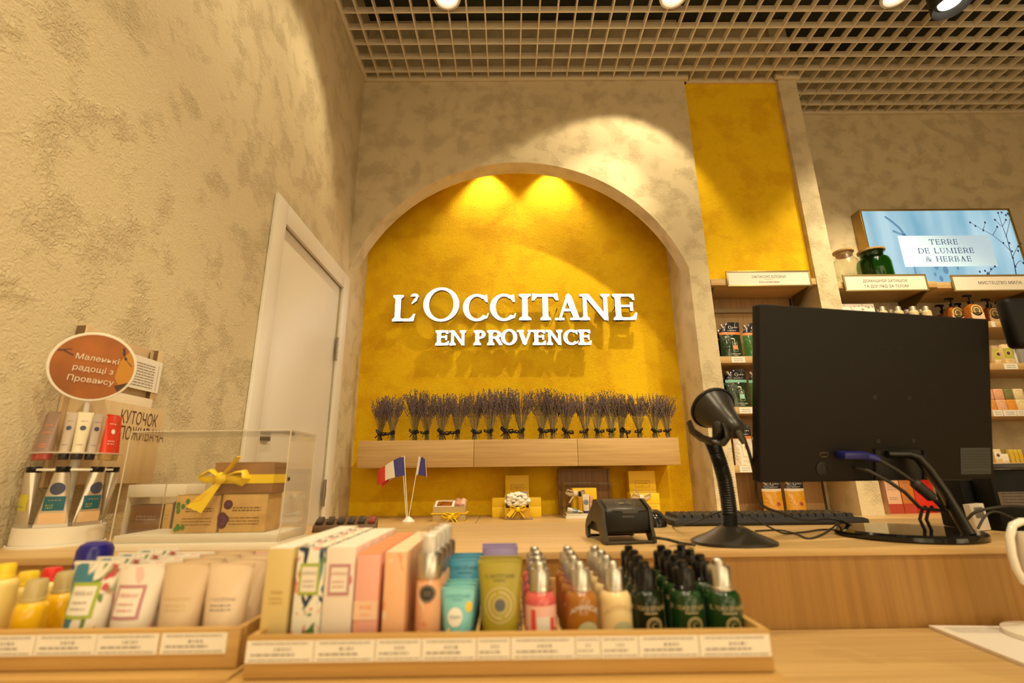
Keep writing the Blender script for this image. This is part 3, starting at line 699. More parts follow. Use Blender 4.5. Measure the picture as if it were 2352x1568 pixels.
# ------------------------------------------------------------------ mist sprays and cartons in the middle tray
PEACH = mat('peach_liquid', (.80, .40, .22), .25); CLEAR = clear('clear_plastic', base=.06)
MISTP = floral('peach_blossom', (.80, .43, .24), [(.85, .62, .50), (.75, .28, .16)], 70, .5, 1.0)
x = at(984, 1380, Y=.520).x; zt = at(984, 1215, Y=.520).z-TF; p = None; r = .0122
for i in range(4):
    L_ = 'peach body mist with silver collar and clear cap, %s of its file' % ORD[i]; loc = (x+.0008*i, .520+.031*i, TF)
    if p is not None: dup(p, loc, L_); continue
    p = thing('body_mist', L_, 'bottle', loc, 0, 'peach body mists in the tray'); zb = zt*.60
    m = MB(); m.lathe([(r*.92, 0), (r, .002), (r, zb-.004), (r*.9, zb)], 24); m.obj('body', MISTP, p)
    m = MB(); m.lathe([(r*1.04, zb), (r*1.06, zb+.002), (r*1.06, zb+.020), (r*.9, zb+.023), (0.0001, zb+.023)], 24, cap=False); m.obj('collar', SILVER, p)
    m = MB(); m.lathe([(r*.62, zb+.022), (r*.62, zt-.006), (r*.5, zt-.004), (0.0001, zt-.004)], 18, cap=False); m.obj('actuator', mat('mist_pump', (.76, .73, .68), .3), p)
    m = MB(); m.lathe([(r*.80, zb+.0232), (r*.80, zt-.002), (r*.7, zt), (0.0001, zt)], 22, cap=False); m.obj('overcap', CLEAR, p)
    f = lambda x_, z_: -math.sqrt(max(1e-8, r*r-x_*x_)); m = MB(); dec_disc(m, .0005, zb*.80, .0078, 0, f, 0); dec_disc(m, .0005, zb*.80, .0070, .0063, f, 1, EPS*2, k=1); dec_lines(m, -.003, .004, [zb*.80-.0015, zb*.80+.001], .0008, f, 1, EPS*2, seed=2)
    m.obj('badge', [mat('charcoal_ink', (.035, .033, .032), .5), mat('ash_ink', (.35, .30, .27), .5)], p)
HERBG = floral('herb_flowers_dark', (.80, .78, .68), [(.03, .17, .26), (.75, .30, .26), (.10, .20, .05), (.62, .05, .08), (.02, .04, .10)], 30, .42, 2.0)
HERBW = floral('thistle_pink_white', (.78, .69, .62), [(.80, .62, .56), (.40, .42, .22), (.62, .18, .22)], 26, .75, 5.0)
PALEY = mat('straw_carton', (.66, .51, .22), .5); PINKC = mat('rose_carton', (.80, .40, .33), .45); PEACHC = floral('peach_carton', (.82, .47, .27), [(.85, .62, .48), (.78, .30, .16)], 55, .75, 3.0)
CORAL = mat('coral_top', (.85, .27, .12), .45); WHT = mat('carton_white', (.80, .75, .68), .5); LIME = mat('lime_frame', (.36, .45, .05), .5); MAUVE = mat('mauve_frame', (.50, .24, .28), .5)
def face_label(frame, words, ink):
    def go(root, w, h):
        f = lambda x, z: -.0001; m = MB(); dec_rect(m, -w*.36, h*.56, w*.36, h*.85, f, 0, EPS, 1, 1); dec_rect(m, -w*.28, h*.59, w*.28, h*.82, f, 1, EPS*2, 1, 1)
        dec_polys(m, roman(words, w*.085)[0], 0, h*.75, f, 2, EPS*3); dec_lines(m, -w*.2, w*.2, [h*.68, h*.635], w*.05, f, 2, EPS*3, seed=6); m.obj('label', [frame, WHT, ink], root)
    return go
def lab_rosec(root, w, h):
    f = lambda x, z: -.0001; m = MB(); dec_rect(m, -w*.5, h*.36, w*.5, h*.54, f, 0, EPS, 1, 1); dec_polys(m, roman('ROSE', w*.13)[0], 0, h*.465, f, 1, EPS*2); dec_lines(m, -w*.2, w*.2, [h*.405], w*.04, f, 1, EPS*2); m.obj('label', [mat('peach_band', (.82, .55, .40), .5), CORAL], root)
def lab_straw(root, w, h):
    f = lambda x, z: -.0001; m = MB(); dec_polys(m, roman('TERRE', w*.10)[0], 0, h*.58, f, 0); dec_lines(m, -w*.25, w*.25, [h*.53, h*.49], w*.05, f, 0, seed=3); m.obj('print', mat('bronze_ink', (.42, .27, .06), .4), root)
CART = [(602, 662, 1257, 'perfume_carton', PALEY, WHT, lab_straw, 'straw yellow ribbed perfume carton with pale top', 'straw yellow cartons', 6),
        (672, 737, 1254, 'perfume_carton', HERBG, floral('herb_flowers_top', (.82, .80, .70), [(.02, .06, .12), (.75, .10, .10)], 60, .6, 9.0), face_label(LIME, 'HERBAE', INK), 'bold blue and pink flowered carton with lime framed label', 'bold flowered cartons', 5),
        (740, 809, 1256, 'perfume_carton', HERBW, WHT, face_label(MAUVE, 'HERBAE', mat('rose_ink', (.6, .2, .2), .5)), 'white thistle flowered carton with mauve framed label', 'thistle cartons', 5),
        (813, 868, 1270, 'perfume_carton', PINKC, CORAL, lab_rosec, 'rose pink carton with coral top', 'rose pink cartons', 5),
        (878, 929, 1266, 'perfume_carton', PEACHC, mat('peach_pale', (.85, .62, .42), .5), None, 'peach blossom carton with pale peach top', 'peach blossom cartons', 5)]
for a, b, pt, nm, ms, mt, deco, desc, grp, nr in CART:
    A = at(a, 1400, Y=.504); B = at(b, 1400, Y=.504); w = B.x-A.x; h = at(a, pt+3, Y=.504).z-TF; p = None; d = .0335
    w = min(w, .0305)
    for i in range(nr):
        L_ = '%s, %s of its file' % (desc, ORD[i]); loc = ((A.x+B.x)/2+rnd.uniform(-.0006, .0006), .504+i*(d+.0007), TF)
        if p is not None: dup(p, loc, L_); continue
        p = thing(nm, L_, 'carton', loc, 0, grp); carton(p, w, d, h, ms, mt)
        if deco: deco(p, w, h)

# ------------------------------------------------------------------ tubes and bottles in the wall-end tray
BEIGET = mat('beige_tube', (.66, .50, .33), .3); CREAMT = mat('cream_tube', (.74, .58, .42), .22)
def deco_herb(frame, ink):
    def go(root, f, w, h):
        m = MB(); dec_rect(m, -w*.34, h*.36, w*.26, h*.76, f, 0, EPS, 8, 2); dec_rect(m, -w*.28, h*.40, w*.20, h*.72, f, 1, EPS*2, 8, 2); dec_polys(m, roman('HERBAE', w*.07)[0], -w*.04, h*.62, f, 2, EPS*3); dec_lines(m, -w*.2, w*.12, [h*.53, h*.46], w*.03, f, 2, EPS*3); m.obj('label', [frame, WHT, ink], root)
    return go
def deco_lines(ink):
    def go(root, f, w, h):
        m = MB(); dec_polys(m, roman("L'OCCITANE", w*.06)[0], 0, h*.56, f, 0); dec_lines(m, -w*.22, w*.22, [h*.5, h*.45], w*.03, f, 0, seed=9); m.obj('print', ink, root)
    return go
TUBEF = floral('herb_tube', (.78, .72, .64), [(.05, .20, .30), (.80, .42, .38), (.50, .05, .07), (.12, .20, .06)], 24, .5, 6.0, .3); TUBEW = floral('thistle_tube', (.76, .70, .62), [(.75, .50, .46), (.16, .24, .08)], 18, .6, 8.0, .3)
PINKT = mat('blush_tube', (.78, .50, .44), .3)
for px, top, w, bodym, deco, desc, grp, ys in ((207, 1288, .0485, TUBEF, deco_herb(LIME, INK), 'flowered hand cream tube with lime framed label', 'lime label tubes', [.545, .572, .6, .628]),
        (312, 1296, .0485, TUBEW, deco_herb(MAUVE, mat('rose_ink', (.6, .2, .2), .5)), 'white thistle tube with mauve framed label', 'mauve label tubes', [.545, .572, .6, .628]),
        (418, 1291, .0475, BEIGET, deco_lines(GOLDINK), 'matt beige tube with a small gold crest', 'matt beige tubes', [.545, .572, .6, .628]),
        (520, 1293, .0475, CREAMT, deco_lines(INK), 'glossy cream tube with fine grey print', 'glossy cream tubes', [.545, .572, .6])):
    h = at(px, top, Y=.545).z-TF; x = at(px, 1390, Y=.545).x; p = None
    for i, y in enumerate(ys):
        L_ = '%s, %s of its file in the wall-end tray' % (desc, ORD[i]); loc = (x+.001*i, y, TF)
        if p is None: p = thing('hand_cream_tube', L_, 'tube', loc, 0, grp); f = tube_body(p, w, h, bodym, WHT, crimp=(WHT if bodym in (TUBEF, TUBEW) else bodym)); deco(p, f, w, h)
        else: dup(p, loc, L_)
p = thing('hand_cream_tube', 'blush pink tube at the rear corner of the wall-end tray', 'tube', (at(590, 1300, Y=.628).x, .632, TF)); tube_body(p, .04, at(560, 1268, Y=.63).z-TF, PINKT, WHT)
YELB = mat('yellow_gel', (.80, .47, .01), .12, coat=.5); YELP = mat('pale_yellow_bottle', (.74, .58, .20), .3); YELC = mat('yellow_cap', (.85, .62, .03), .3); REDC = mat('red_cap', (.72, .03, .03), .3); SMOKE = mat('smoky_cap', (.50, .40, .18), .2)
for px, top, y, r, bm_, cm_, desc in ((74, 1330, .540, .0138, YELB, SMOKE, 'yellow gel bottle with smoky cap at the tray front'), (140, 1312, .578, .0155, YELB, SMOKE, 'darker yellow gel bottle with smoky cap beside the lime label tubes'),
        (50, 1312, .590, .0150, YELP, YELC, 'small pale yellow bottle with yellow cap'), (104, 1303, .620, .0150, YELP, REDC, 'pale bottle with red cap behind the yellow gel bottles'),
        (28, 1322, .628, .0140, YELP, REDC, 'pale bottle with red cap between the yellow capped ones'), (-6, 1294, .548, .0130, YELP, YELC, 'large pale yellow bottle with yellow cap at the edge of the photo')):
    h = at(px, top, Y=y).z-TF; ch = .020 if cm_ is SMOKE else .014
    bottle(thing('shower_gel_bottle', desc, 'bottle', (at(px, 1390, Y=y).x, y, TF), 0), r, h-ch, bm_, cm_, caph=ch, capr=r*(.66 if cm_ is SMOKE else .62), nub=False)
h = at(215, 1243, Y=.685).z-TF; NAVY = mat('cobalt_plastic', (.015, .012, .22), .2)
t = thing('spray_bottle', 'bottle with domed cobalt blue cap behind the flowered tubes', 'bottle', (at(215, 1265, Y=.685).x, .688, TF))
m = MB(); m.lathe([(.022, 0), (.0225, .002), (.0225, h-.034), (.020, h-.030)], 24); m.obj('body', NAVY, t)
m = MB(); m.lathe([(.0205, h-.0295), (.0200, h-.010), (.017, h-.004), (.011, h-.0008), (.0001, h)], 24, cap=False); m.obj('cap', NAVY, t)

# ================================================================== on the cash desk: monitor
cM = Vector((.7204, .9131, 1.2375)); yw, tl = .1979, .2087
rM = Vector((math.cos(yw), math.sin(yw), 0)); nM = Vector((math.sin(yw), -math.cos(yw), 0)); nh = nM.copy()
uM = Vector((0, 0, 1))*math.cos(tl)+nM*math.sin(tl); nM = rM.cross(uM)
MM = Matrix(((rM.x, -nM.x, uM.x, cM.x), (rM.y, -nM.y, uM.y, cM.y), (rM.z, -nM.z, uM.z, cM.z), (0, 0, 0, 1)))
def onmon(px, py):
    d = RT*((px-1176)/FPX)+UP*((784-py)/FPX)+FW; s = (cM-EYE).dot(nM)/d.dot(nM); P = EYE+d*s-cM
    return P.dot(rM), P.dot(uM)
MONB = mat('monitor_black', (.010, .0085, .007), .55, spec=.22); GLB = mat('piano_black', (.008, .008, .008), .06)
t = thing('computer_monitor', 'black computer monitor seen from the back on the cash desk', 'monitor', (.765, .985, CT))
m = MB(); m.m = MM; m.box(-.27, 0, -.1625, .27, .022, .1625); m.obj('screen_case', MONB, t, .004, 3, world=True)
m = MB(); m.m = MM; m.box(-.262, .0222, -.148, .262, .0232, .154); m.obj('screen', mat('screen_light', (.55, .62, .70), .3, emit=.8), t, world=True)
m = MB(); m.m = MM
x0, z1 = onmon(2008, 1033); x1, z0 = onmon(2118, 1103); z0 = max(z0, -.160)
for a, b, c, d in ((x0-.002, z0, x0, z1), (x1, z0, x1+.002, z1), (x0-.002, z1, x1+.002, z1+.002)): m.box(a, -.004, b, c, -.0002, d)
m.box(x0, -.0008, z0, x1, -.0002, z1, 1); m.obj('hinge_recess', [MONB, mat('recess_black', (.004, .004, .004), .5)], t, world=True)
for px, py in ((2009, 912), (2088, 914), (2017, 1013), (2098, 1012)):
    x, z = onmon(px, py); m = MB(); m.m = MM; dec_disc(m, x, z, .0042, .0024, eps=.0006, n=14, k=1, mi=0); dec_disc(m, x, z, .0024, 0, eps=.0004, n=12, k=1, mi=1); m.obj('mount_hole', [mat('hole_rim', (.016, .015, .013), .5), MATS['recess_black']], t, world=True)
m = MB(); m.m = MM; x, z = onmon(2041, 801); dec_polys(m, sans('SAMSUNG', .0085), x, z-.004, eps=.0005); m.obj('lettering', mat('embossed_black', (.007, .007, .007), .6), t, world=True)
m = MB(); m.m = MM; x0, z1 = onmon(2205, 1028); x1, z0 = onmon(2276, 1088); dec_rect(m, x0, z0, x1, z1, eps=.0005, n=1, m=1); dec_lines(m, x0+.004, x1-.004, [z0+(z1-z0)*k for k in (.08, .25, .35, .45, .55, .65, .75, .88)], .0012, eps=.0009, mi=1, seed=3)
m.obj('rating_label', [mat('slate_label', (.045, .052, .052), .5), mat('label_print', (.03, .035, .035), .5)], t, world=True)
m = MB(); m.m = MM; x, z = onmon(1892, 1044); [m.box(x+a, -.001, z+b, x+c, -.0002, z+d) for a, b, c, d in ((-.0085, .003, .0085, .0042), (-.0065, -.0042, .0065, -.003), (-.0085, -.001, -.0073, .004), (.0073, -.001, .0085, .004))]; m.obj('video_port', mat('port_rim', (.16, .13, .09), .35, .7), t, world=True)
m = MB(); x, z = onmon(1888, 1076); m.m = MM @ Matrix.Translation((x, -.0005, z)) @ Matrix.Rotation(PI/2, 4, 'X'); m.lathe([(.013, -.001), (.013, .001), (.0105, .0015), (.010, -.001)], 24, cap=False); m.lathe([(.010, 0), (.0001, .0002)], 20, cap=False); m.obj('power_socket', MATS['recess_black'], t, world=True)
m = MB(); z = CT; m.lathe([(.112, .000), (.118, .003), (.118, .010), (.114, .014), (.0001, .0145)], 48); m.obj('stand_base', GLB, t)
def mp(px, py, off): x, z = onmon(px, py); return MM @ Vector((x, off, z))
foot = at(2248, 1228, Z=CT+.013)
pth = [at(2035, 1043, Y=.938), at(2085, 1043, Y=.930), at(2110, 1051, Y=.922), at(2128, 1074, Y=.918), at(2170, 1132, Y=.925), Vector((foot.x-.012, foot.y+.004, CT+.010))]
m = MB(); m.tube(pth, [.015, .017, .018, .018, .018, .020], 16, 0, .45); m.obj('stand_neck', mat('satin_black', (.014, .014, .014), .3), t, angle=60, world=True)
for px in (2117, 2132):
    a = at(px, 1163, Y=.955); b = at(px+6, 1222, Y=.955); m = MB(); m.tube([a+Vector((.008, 0, 0)), a+Vector((-.001, 0, -.006)), (a+b)/2+Vector((-.006, 0, 0)), Vector((b.x+.002, .955, CT+.014))], .0028, 8); m.obj('cable_clip', DARK, t, world=True)

def cable(name, label, pts, r, m_, parts=None, grp=None):
    """a cord through photograph pixels: (px, py, Y) or (px, py) lying on the desk"""
    P = [at(p[0], p[1], Y=p[2]) if len(p) > 2 else at(p[0], p[1], Z=CT+r+.0006) for p in pts]
    for i, p in enumerate(P): p.z = max(p.z, CT+r+.0004) if p.y > .85 else p.z
    Q = []
    for i in range(len(P)-1):       # catmull-rom
        p0, p1, p2, p3 = P[max(i-1, 0)], P[i], P[i+1], P[min(i+2, len(P)-1)]
        for k in range(6):
            u = k/6; Q.append(.5*((2*p1)+(p2-p0)*u+(2*p0-5*p1+4*p2-p3)*u*u+(3*p1-p0-3*p2+p3)*u**3))
    Q.append(P[-1])
    for q in Q:
        if q.y > .85: q.z = max(q.z, CT+r+.0004)
    m = MB(); m.tube(Q, r, 8); o = m.obj(name, m_, angle=80)
    if label: tag(o, label, 'cable', grp)
    return o
CBL = mat('cable_black', (.02, .018, .016), .45)
# video cable with its blue plug
t = thing('video_cable', 'black cable with a blue plug running down from the monitor back', 'cable', mp(1950, 1044, -.01))
m = MB(); m.m = MM; x0, z0 = onmon(1916, 1050); x1, z1 = onmon(1972, 1034); m.box(x0, -.024, z0, x1, -.002, z1); m.obj('plug', mat('blue_plug', (.012, .014, .16), .4), t, .003, world=True)
m = MB(); P = [mp(1968, 1044, -.014), mp(1982, 1046, -.022), mp(1990, 1050, -.026)]; m.tube(P, [.008, .007, .0045], 10); m.obj('boot', mat('blue_plug', (.012, .014, .16)), t, world=True)
P = [mp(1988, 1049, -.025), mp(2020, 1072, -.036), mp(2046, 1094, -.042), mp(2085, 1130, -.046), mp(2110, 1150, -.040), mp(2145, 1168, -.030), mp(2170, 1172, -.012)]
m = MB(); m.tube(P, .0036, 8); m.obj('cord', CBL, t, world=True, angle=80)
m = MB(); a, b = P[2], P[3]; m.tube([a, a.lerp(b, .1), a.lerp(b, .9), b], [.005, .0095, .0095, .005], 12); m.obj('ferrite_core', mat('ferrite_black', (.022, .021, .020), .4), t, world=True)
P = [mp(1962, 1072, -.004), mp(1972, 1076, -.022), mp(2000, 1096, -.036), mp(2030, 1118, -.040), mp(2058, 1150, -.044), mp(2085, 1156, -.040), mp(2112, 1160, -.032), mp(2140, 1166, -.024)]
m = MB(); m.tube(P, .0032, 8); tag(m.obj('power_cable', CBL, angle=80), 'black power lead under the blue plug on the monitor back', 'cable')
# cords on the desk
cable('scanner_cable', 'black lead hanging from the barcode scanner to the keyboard front', [(1686, 978, .885), (1706, 1000, .882), (1722, 1045, .90), (1735, 1100, .93), (1740, 1142, .96), (1756, 1164, .985), (1800, 1180, 1.02), (1850, 1194, 1.03), (1900, 1190, 1.04), (1935, 1197, 1.04), (1962, 1212), (1990, 1222)], .0030, CBL)
cable('mouse_cable', 'thin black mouse lead looping behind the scanner neck', [(1545, 1209), (1570, 1206, 1.05), (1612, 1192, 1.03), (1652, 1176, 1.01), (1690, 1175, 1.0), (1730, 1190, 1.0), (1775, 1214, 1.0), (1805, 1225), (1850, 1221), (1885, 1216), (1920, 1216)], .0017, CBL)
cable('keyboard_cable', 'thin black lead zigzagging between scanner base and monitor foot', [(1735, 1219), (1790, 1217), (1830, 1226), (1858, 1236), (1890, 1226), (1912, 1212), (1932, 1196, 1.06), (1955, 1206, 1.06), (1990, 1210, 1.07)], .0017, CBL)
cable('terminal_cable', 'black lead from the card terminal to the scanner foot', [(1498, 1234, .905), (1530, 1238, .88), (1560, 1246), (1596, 1251, .862)], .0024, CBL)

# ------------------------------------------------------------------ keyboard, mouse
A = at(1541, 1209, Z=CT); KW = .462; KD = .118; KY = 1.205
t = thing('keyboard', 'black desktop keyboard behind the scanner on the cash desk', 'keyboard', (A.x+.01+KW/2, KY, CT))
m = MB()
prof = [(0, .001), (-.002, .006), (.0, .0155), (.010, .0155), (KD, .0165), (KD, .008), (.02, .003)]
m.rings([[(x*(KW/2-dx)/abs(x) if False else x, y, z*s+.0005) for y, z in prof] for x, s in ((-KW/2, .75), (-KW/2+.012, 1), (KW/2-.012, 1), (KW/2, .75))]); m.obj('case', mat('keyboard_black', (.018, .017, .016), .5), t, angle=30)
m = MB(); rr = 5
for j in range(rr):
    y = .016+j*.0195; x = -KW/2+.012
    while x < KW/2-.020:
        w = .0165 if rnd.random() < .85 else .026
        w = min(w, KW/2-.012-x)
        z0 = .0153+(y-.01)*.0093
        m.rings([[(x, y, z0), (x+w, y, z0), (x+w, y+.0165, z0+.0025), (x, y+.0165, z0+.0025)], [(x+.002, y+.002, z0+.0085), (x+w-.002, y+.002, z0+.0085), (x+w-.002, y+.0135, z0+.010), (x+.002, y+.0135, z0+.010)]]); x += w+.0022
m.obj('keys', mat('key_black', (.022, .019, .017), .4), t)
for sx in (-1, 1):
    m = MB(); m.box(sx*(KW/2-.05)-.012, KD-.02, 0, sx*(KW/2-.05)+.012, KD-.012, .0075); m.obj('foot', DARK, t)
p = at(1512, 1211, Z=CT); t = thing('computer_mouse', 'glossy black mouse half hidden behind the card terminal', 'mouse', (p.x, p.y+.045, CT))
m = MB(); rg = []
for k in range(9):
    u = k/8; zz = .036*math.sin(u*PI/2); q = math.cos(u*PI/2)*.98+.02; rg.append([(.031*q**.55*math.cos(a), (.052*q**.6*math.sin(a)), .001+zz) for a in [2*PI*j/24 for j in range(24)]])
m.rings(rg); m.obj('shell', mat('mouse_black', (.012, .012, .012), .16), t, angle=50)
m = MB(); m.box(-.0008, -.054, .008, .0008, -.040, .0225); m.obj('button_gap', MATS['recess_black'], t)

# ------------------------------------------------------------------ card terminal in its stand
p = at(1446, 1249, Z=CT); t = thing('card_terminal', 'black card payment terminal in a wire-legged stand on the cash desk', 'card terminal', (p.x, p.y, CT), .14)
tw = .045; TB = mat('terminal_black', (.008, .007, .006), .35, spec=.3); TT = mat('terminal_top', (.040, .032, .024), .35)
m = MB(); pr = [(.012, .022), (.002, .030), (.000, .078), (.004, .084), (.040, .106), (.052, .104), (.125, .030), (.115, .022)]
m.rings([[(x, y, z) for y, z in pr] for x in (-tw+.004, tw-.004)]); m.obj('body', TB, t, .002, world=False)
m = MB(); sl = math.atan2(.022, .036)
m.rings([[(x, .001, .0805), (x, .006, .0875), (x, .038, .1075), (x, .040, .104)] for x in (-tw+.008, tw-.008)]); m.obj('lid', TT, t, .0008)
f0 = lambda x, z: 0
m = MB(); m.m = Matrix.Translation((.004, .021, .0971)) @ Matrix.Rotation(-(PI/2-sl)*1.0, 4, 'X') @ Matrix.Identity(4)
m.m = Matrix.Translation((.004, .0205, .0975)) @ Matrix(((1, 0, 0, 0), (0, -math.sin(sl), math.cos(sl), 0), (0, math.cos(sl), math.sin(sl), 0), (0, 0, 0, 1)))
dec_disc(m, 0, 0, .0185, .0175, lambda x, z: 0, 0, 0.0004, 32, 1.0, 1); m.v = [tuple(v) for v in m.v]
for k in range(4):
    for i in range(6):
        a0, a1 = -.7+1.4*i/6, -.7+1.4*(i+1)/6; ra = .004+k*.0028
        m.poly([(ra*math.cos(a)-.002+rb*math.cos(a), .0006, (ra+rb)*math.sin(a)) for a, rb in ((a0, 0), (a0, .0012), (a1, .0012), (a1, 0))])
m.box(-.014, .0004, -.0045, -.003, .0008, .0025)
m.obj('contactless_mark', mat('warm_grey_print', (.16, .13, .10), .4), t)
m = MB(); m.prism([(-.028, .084), (-.030, .0805), (-.012, .0795), (-.008, .074), (.018, .074), (.021, .0795), (.034, .0805), (.034, .084)], -.0015, .0005); m.obj('slot_lip', TT, t)
m = MB(); m.box(-.011, -.0012, .064, .012, .0005, .068); m.obj('grip_notch', mat('notch_grey', (.05, .045, .04), .4), t)
side = [(-.010, .0015), (-.012, .010), (-.001, .040), (.002, .085), (.038, .1075), (.050, .106), (.112, .050), (.122, .030), (.122, .006), (.108, .0015), (.104, .006), (.106, .030), (.070, .050), (.040, .046), (.020, .012), (.014, .0015)]
STM = mat('stand_grey', (.035, .029, .022), .35, .2)
for sx in (-1, 1):
    m = MB(); m.rings([[(sx*tw+dx, y, z) for y, z in side] for dx in (-.003, .003)], cap=False)
    n = len(side)
    for dx in (-.003, .003): m.poly([(sx*tw+dx, y, z) for y, z in side])
    m.obj('side_frame', STM, t)
for yy, zz in ((-.006, .005), (.113, .006)):
    m = MB(); m.tube([(-tw, yy, zz), (tw, yy, zz)], .004, 8); m.obj('cross_bar', STM, t)
t.scale = (1, .92, .71)

# ------------------------------------------------------------------ barcode scanner on its gooseneck
pb = at(1690, 1240, Z=CT); SB = mat('scanner_black', (.022, .0185, .015), .33, spec=.4); by = .925
xl, xr = at(1590, 1247, Z=CT).x, at(1812, 1256, Z=CT).x
nx = at(1677, 1210, Y=by).x
t = thing('barcode_scanner', 'dark barcode scanner resting in a gooseneck stand beside the monitor', 'barcode scanner', (nx, by, CT))
m = MB(); c0 = (xl+xr)/2-nx; aw = (xr-xl)/2; rg = []
for q, z, sh in ((1.0, .0005, 1), (1.0, .005, 1), (.86, .010, .8), (.58, .018, .5), (.38, .026, .2), (.27, .030, 0)):
    rg.append([(c0*sh+aw*q*math.copysign(abs(math.cos(a))**.8, math.cos(a)), -.004+.060*q*math.copysign(abs(math.sin(a))**.8, math.sin(a)), z) for a in [2*PI*j/32 for j in range(32)]])
m.rings(rg); m.obj('stand_base', SB, t, angle=40)
pts = [at(px, py, Y=y) for px, py, y in ((1677, 1212, by), (1676, 1180, by), (1671, 1140, by), (1664, 1100, by), (1654, 1065, by), (1644, 1035, .922), (1634, 1012, .918))]
pts[0].z = CT+.026; Q = []
for i in range(len(pts)-1):
    for k in range(14): Q.append(pts[i].lerp(pts[i+1], k/14))
Q.append(pts[-1])
m = MB(); m.tube(Q, [.0142 if i % 2 else .0126 for i in range(len(Q))], 16); m.obj('gooseneck', mat('ribbed_black', (.009, .0085, .008), .38, spec=.35), t, world=True, angle=20)
rim = at(1636, 936, Y=.955); tail = at(1692, 990, Y=.885); ax = (rim-tail).normalized(); L0 = (rim-tail).length
Zx = ax; Xx = Vector((0, 0, 1)).cross(Zx).normalized(); Yx = Zx.cross(Xx)
MS = Matrix(((Xx.x, Yx.x, Zx.x, tail.x), (Xx.y, Yx.y, Zx.y, tail.y), (Xx.z, Yx.z, Zx.z, tail.z), (0, 0, 0, 1)))
m = MB(); m.m = MS; m.lathe([(.001, -.004), (.014, -.003), (.0185, .004), (.0215, .02), (.025, L0*.45), (.030, L0*.65), (.038, L0*.86), (.0415, L0*.96), (.0425, L0), (.037, L0+.001), (.032, L0*.85), (.001, L0*.8)], 32, cap=False); m.obj('scanner_head', SB, t, world=True, angle=40)
m = MB(); m.m = MS; m.lathe([(.0432, L0*.945), (.0450, L0*.97), (.0445, L0*1.015), (.041, L0*1.02)], 32, cap=False); m.obj('head_rim', DARK, t, world=True)
m = MB(); m.tube([tail+ax*.006, tail-ax*.008, at(1700, 1004, Y=.88), at(1708, 1018, Y=.882)], [.0062, .0060, .0050, .0036], 10); m.obj('cable_boot', mat('boot_grey', (.07, .062, .05), .45), t, world=True)
cr = [at(px, py, Y=y) for px, py, y in ((1582, 968, .90), (1590, 990, .895), (1612, 1006, .893), (1636, 1014, .89), (1652, 1006, .88), (1650, 985, .872), (1643, 968, .87))]
m = MB(); m.tube(cr, [.010, .012, .013, .014, .013, .011, .006], 10, 0, .35); m.obj('cradle', mat('cradle_black', (.018, .017, .015), .3), t, world=True, angle=60)
cr = [at(px, py, Y=y) for px, py, y in ((1643, 1012, .885), (1660, 1018, .872), (1672, 1004, .866), (1668, 985, .865), (1662, 972, .868))]
m = MB(); m.tube(cr, [.012, .014, .012, .009, .005], 10, 0, .4); m.obj('cradle', MATS['cradle_black'], t, world=True, angle=60)

# ------------------------------------------------------------------ the black boxes at the end of the desk
zt = at(2200, 1102, Y=1.08).z
t = thing('receipt_printer', 'black receipt printer behind the monitor foot on the cash desk', 'printer', (1.05, 1.09, CT))
m = MB(); m.box(at(2152, 1150, Y=1.16).x, 1.09, CT+.0005, 1.205, 1.16, zt); m.obj('case', mat('printer_black', (.005, .0045, .004), .6, spec=.2), t, .004, world=True)
m = MB(); m.box(at(2152, 1150, Y=1.16).x+.012, 1.0885, zt-.05, 1.19, 1.0905, zt-.046); m.obj('lid_seam', MATS['recess_black'], t, world=True)
x0 = at(2286, 1140, Y=1.04).x; z2 = at(2310, 1064, Y=1.04).z
t = thing('fiscal_printer', 'black fiscal printer with a brown label at the edge of the photo', 'printer', (x0+.1, 1.04, CT))
x1 = x0+.2
x0 = max(x0, 1.0)
m = MB(); m.box(x0, 1.04, CT+.0005, x1, 1.085, z2-.012); m.obj('case', mat('printer_black', (.005, .0045, .004), .6, spec=.2), t, .004, world=True)
m = MB(); m.box(x0-.004, 1.032, z2-.0115, x1, 1.085, z2); m.obj('lid', mat('slate_black', (.03, .03, .032), .35), t, .004, world=True)
a, b = at(2300, 1162, Y=1.039), at(2420, 1128, Y=1.039); m = MB(); m.box(a.x, 1.0388, a.z, b.x, 1.0398, b.z, 0); dec_lines(m, a.x+.006, b.x-.004, [a.z+.006, a.z+.012, a.z+.018, a.z+.024], .002, lambda x, z: 1.0388, 1, seed=2); m.obj('label', [mat('brown_label', (.13, .09, .065), .5), INKD], t, world=True)
# small white carton with a barcode
p = at(2254, 1190, Y=1.05); t = thing('carton', 'small white carton with a barcode leaning before the receipt printer', 'carton', (p.x, 1.05, CT), .12)
h = at(2236, 1157, Y=1.05).z-CT; m = MB(); m.m = Matrix.Rotation(-.06, 4, 'Y'); m.box(-.017, 0, .0015, .017, .014, h); m.obj('box', WHT, t, .0006)
m = MB(); m.m = Matrix.Rotation(-.06, 4, 'Y'); x = -.010
while x < .010: wd = rnd.uniform(.0004, .0014); dec_rect(m, x, h*.48, x+wd, h*.88, n=1, m=1); x += wd+rnd.uniform(.0004, .001)
m.obj('barcode', INKD, t)
cable('printer_cable', 'black lead arching over the small barcode carton', [(2222, 1192, 1.02), (2240, 1176, 1.01), (2280, 1166, 1.0), (2330, 1162, 1.0), (2380, 1170, 1.0), (2420, 1200, 1.0)], .0028, CBL)
cable('printer_cable', 'second black lead running along the desk past the small barcode carton', [(2246, 1214, .99), (2262, 1186, .99), (2285, 1174, .99), (2320, 1186, .99), (2360, 1206, .99), (2410, 1216, .98)], .0022, CBL)
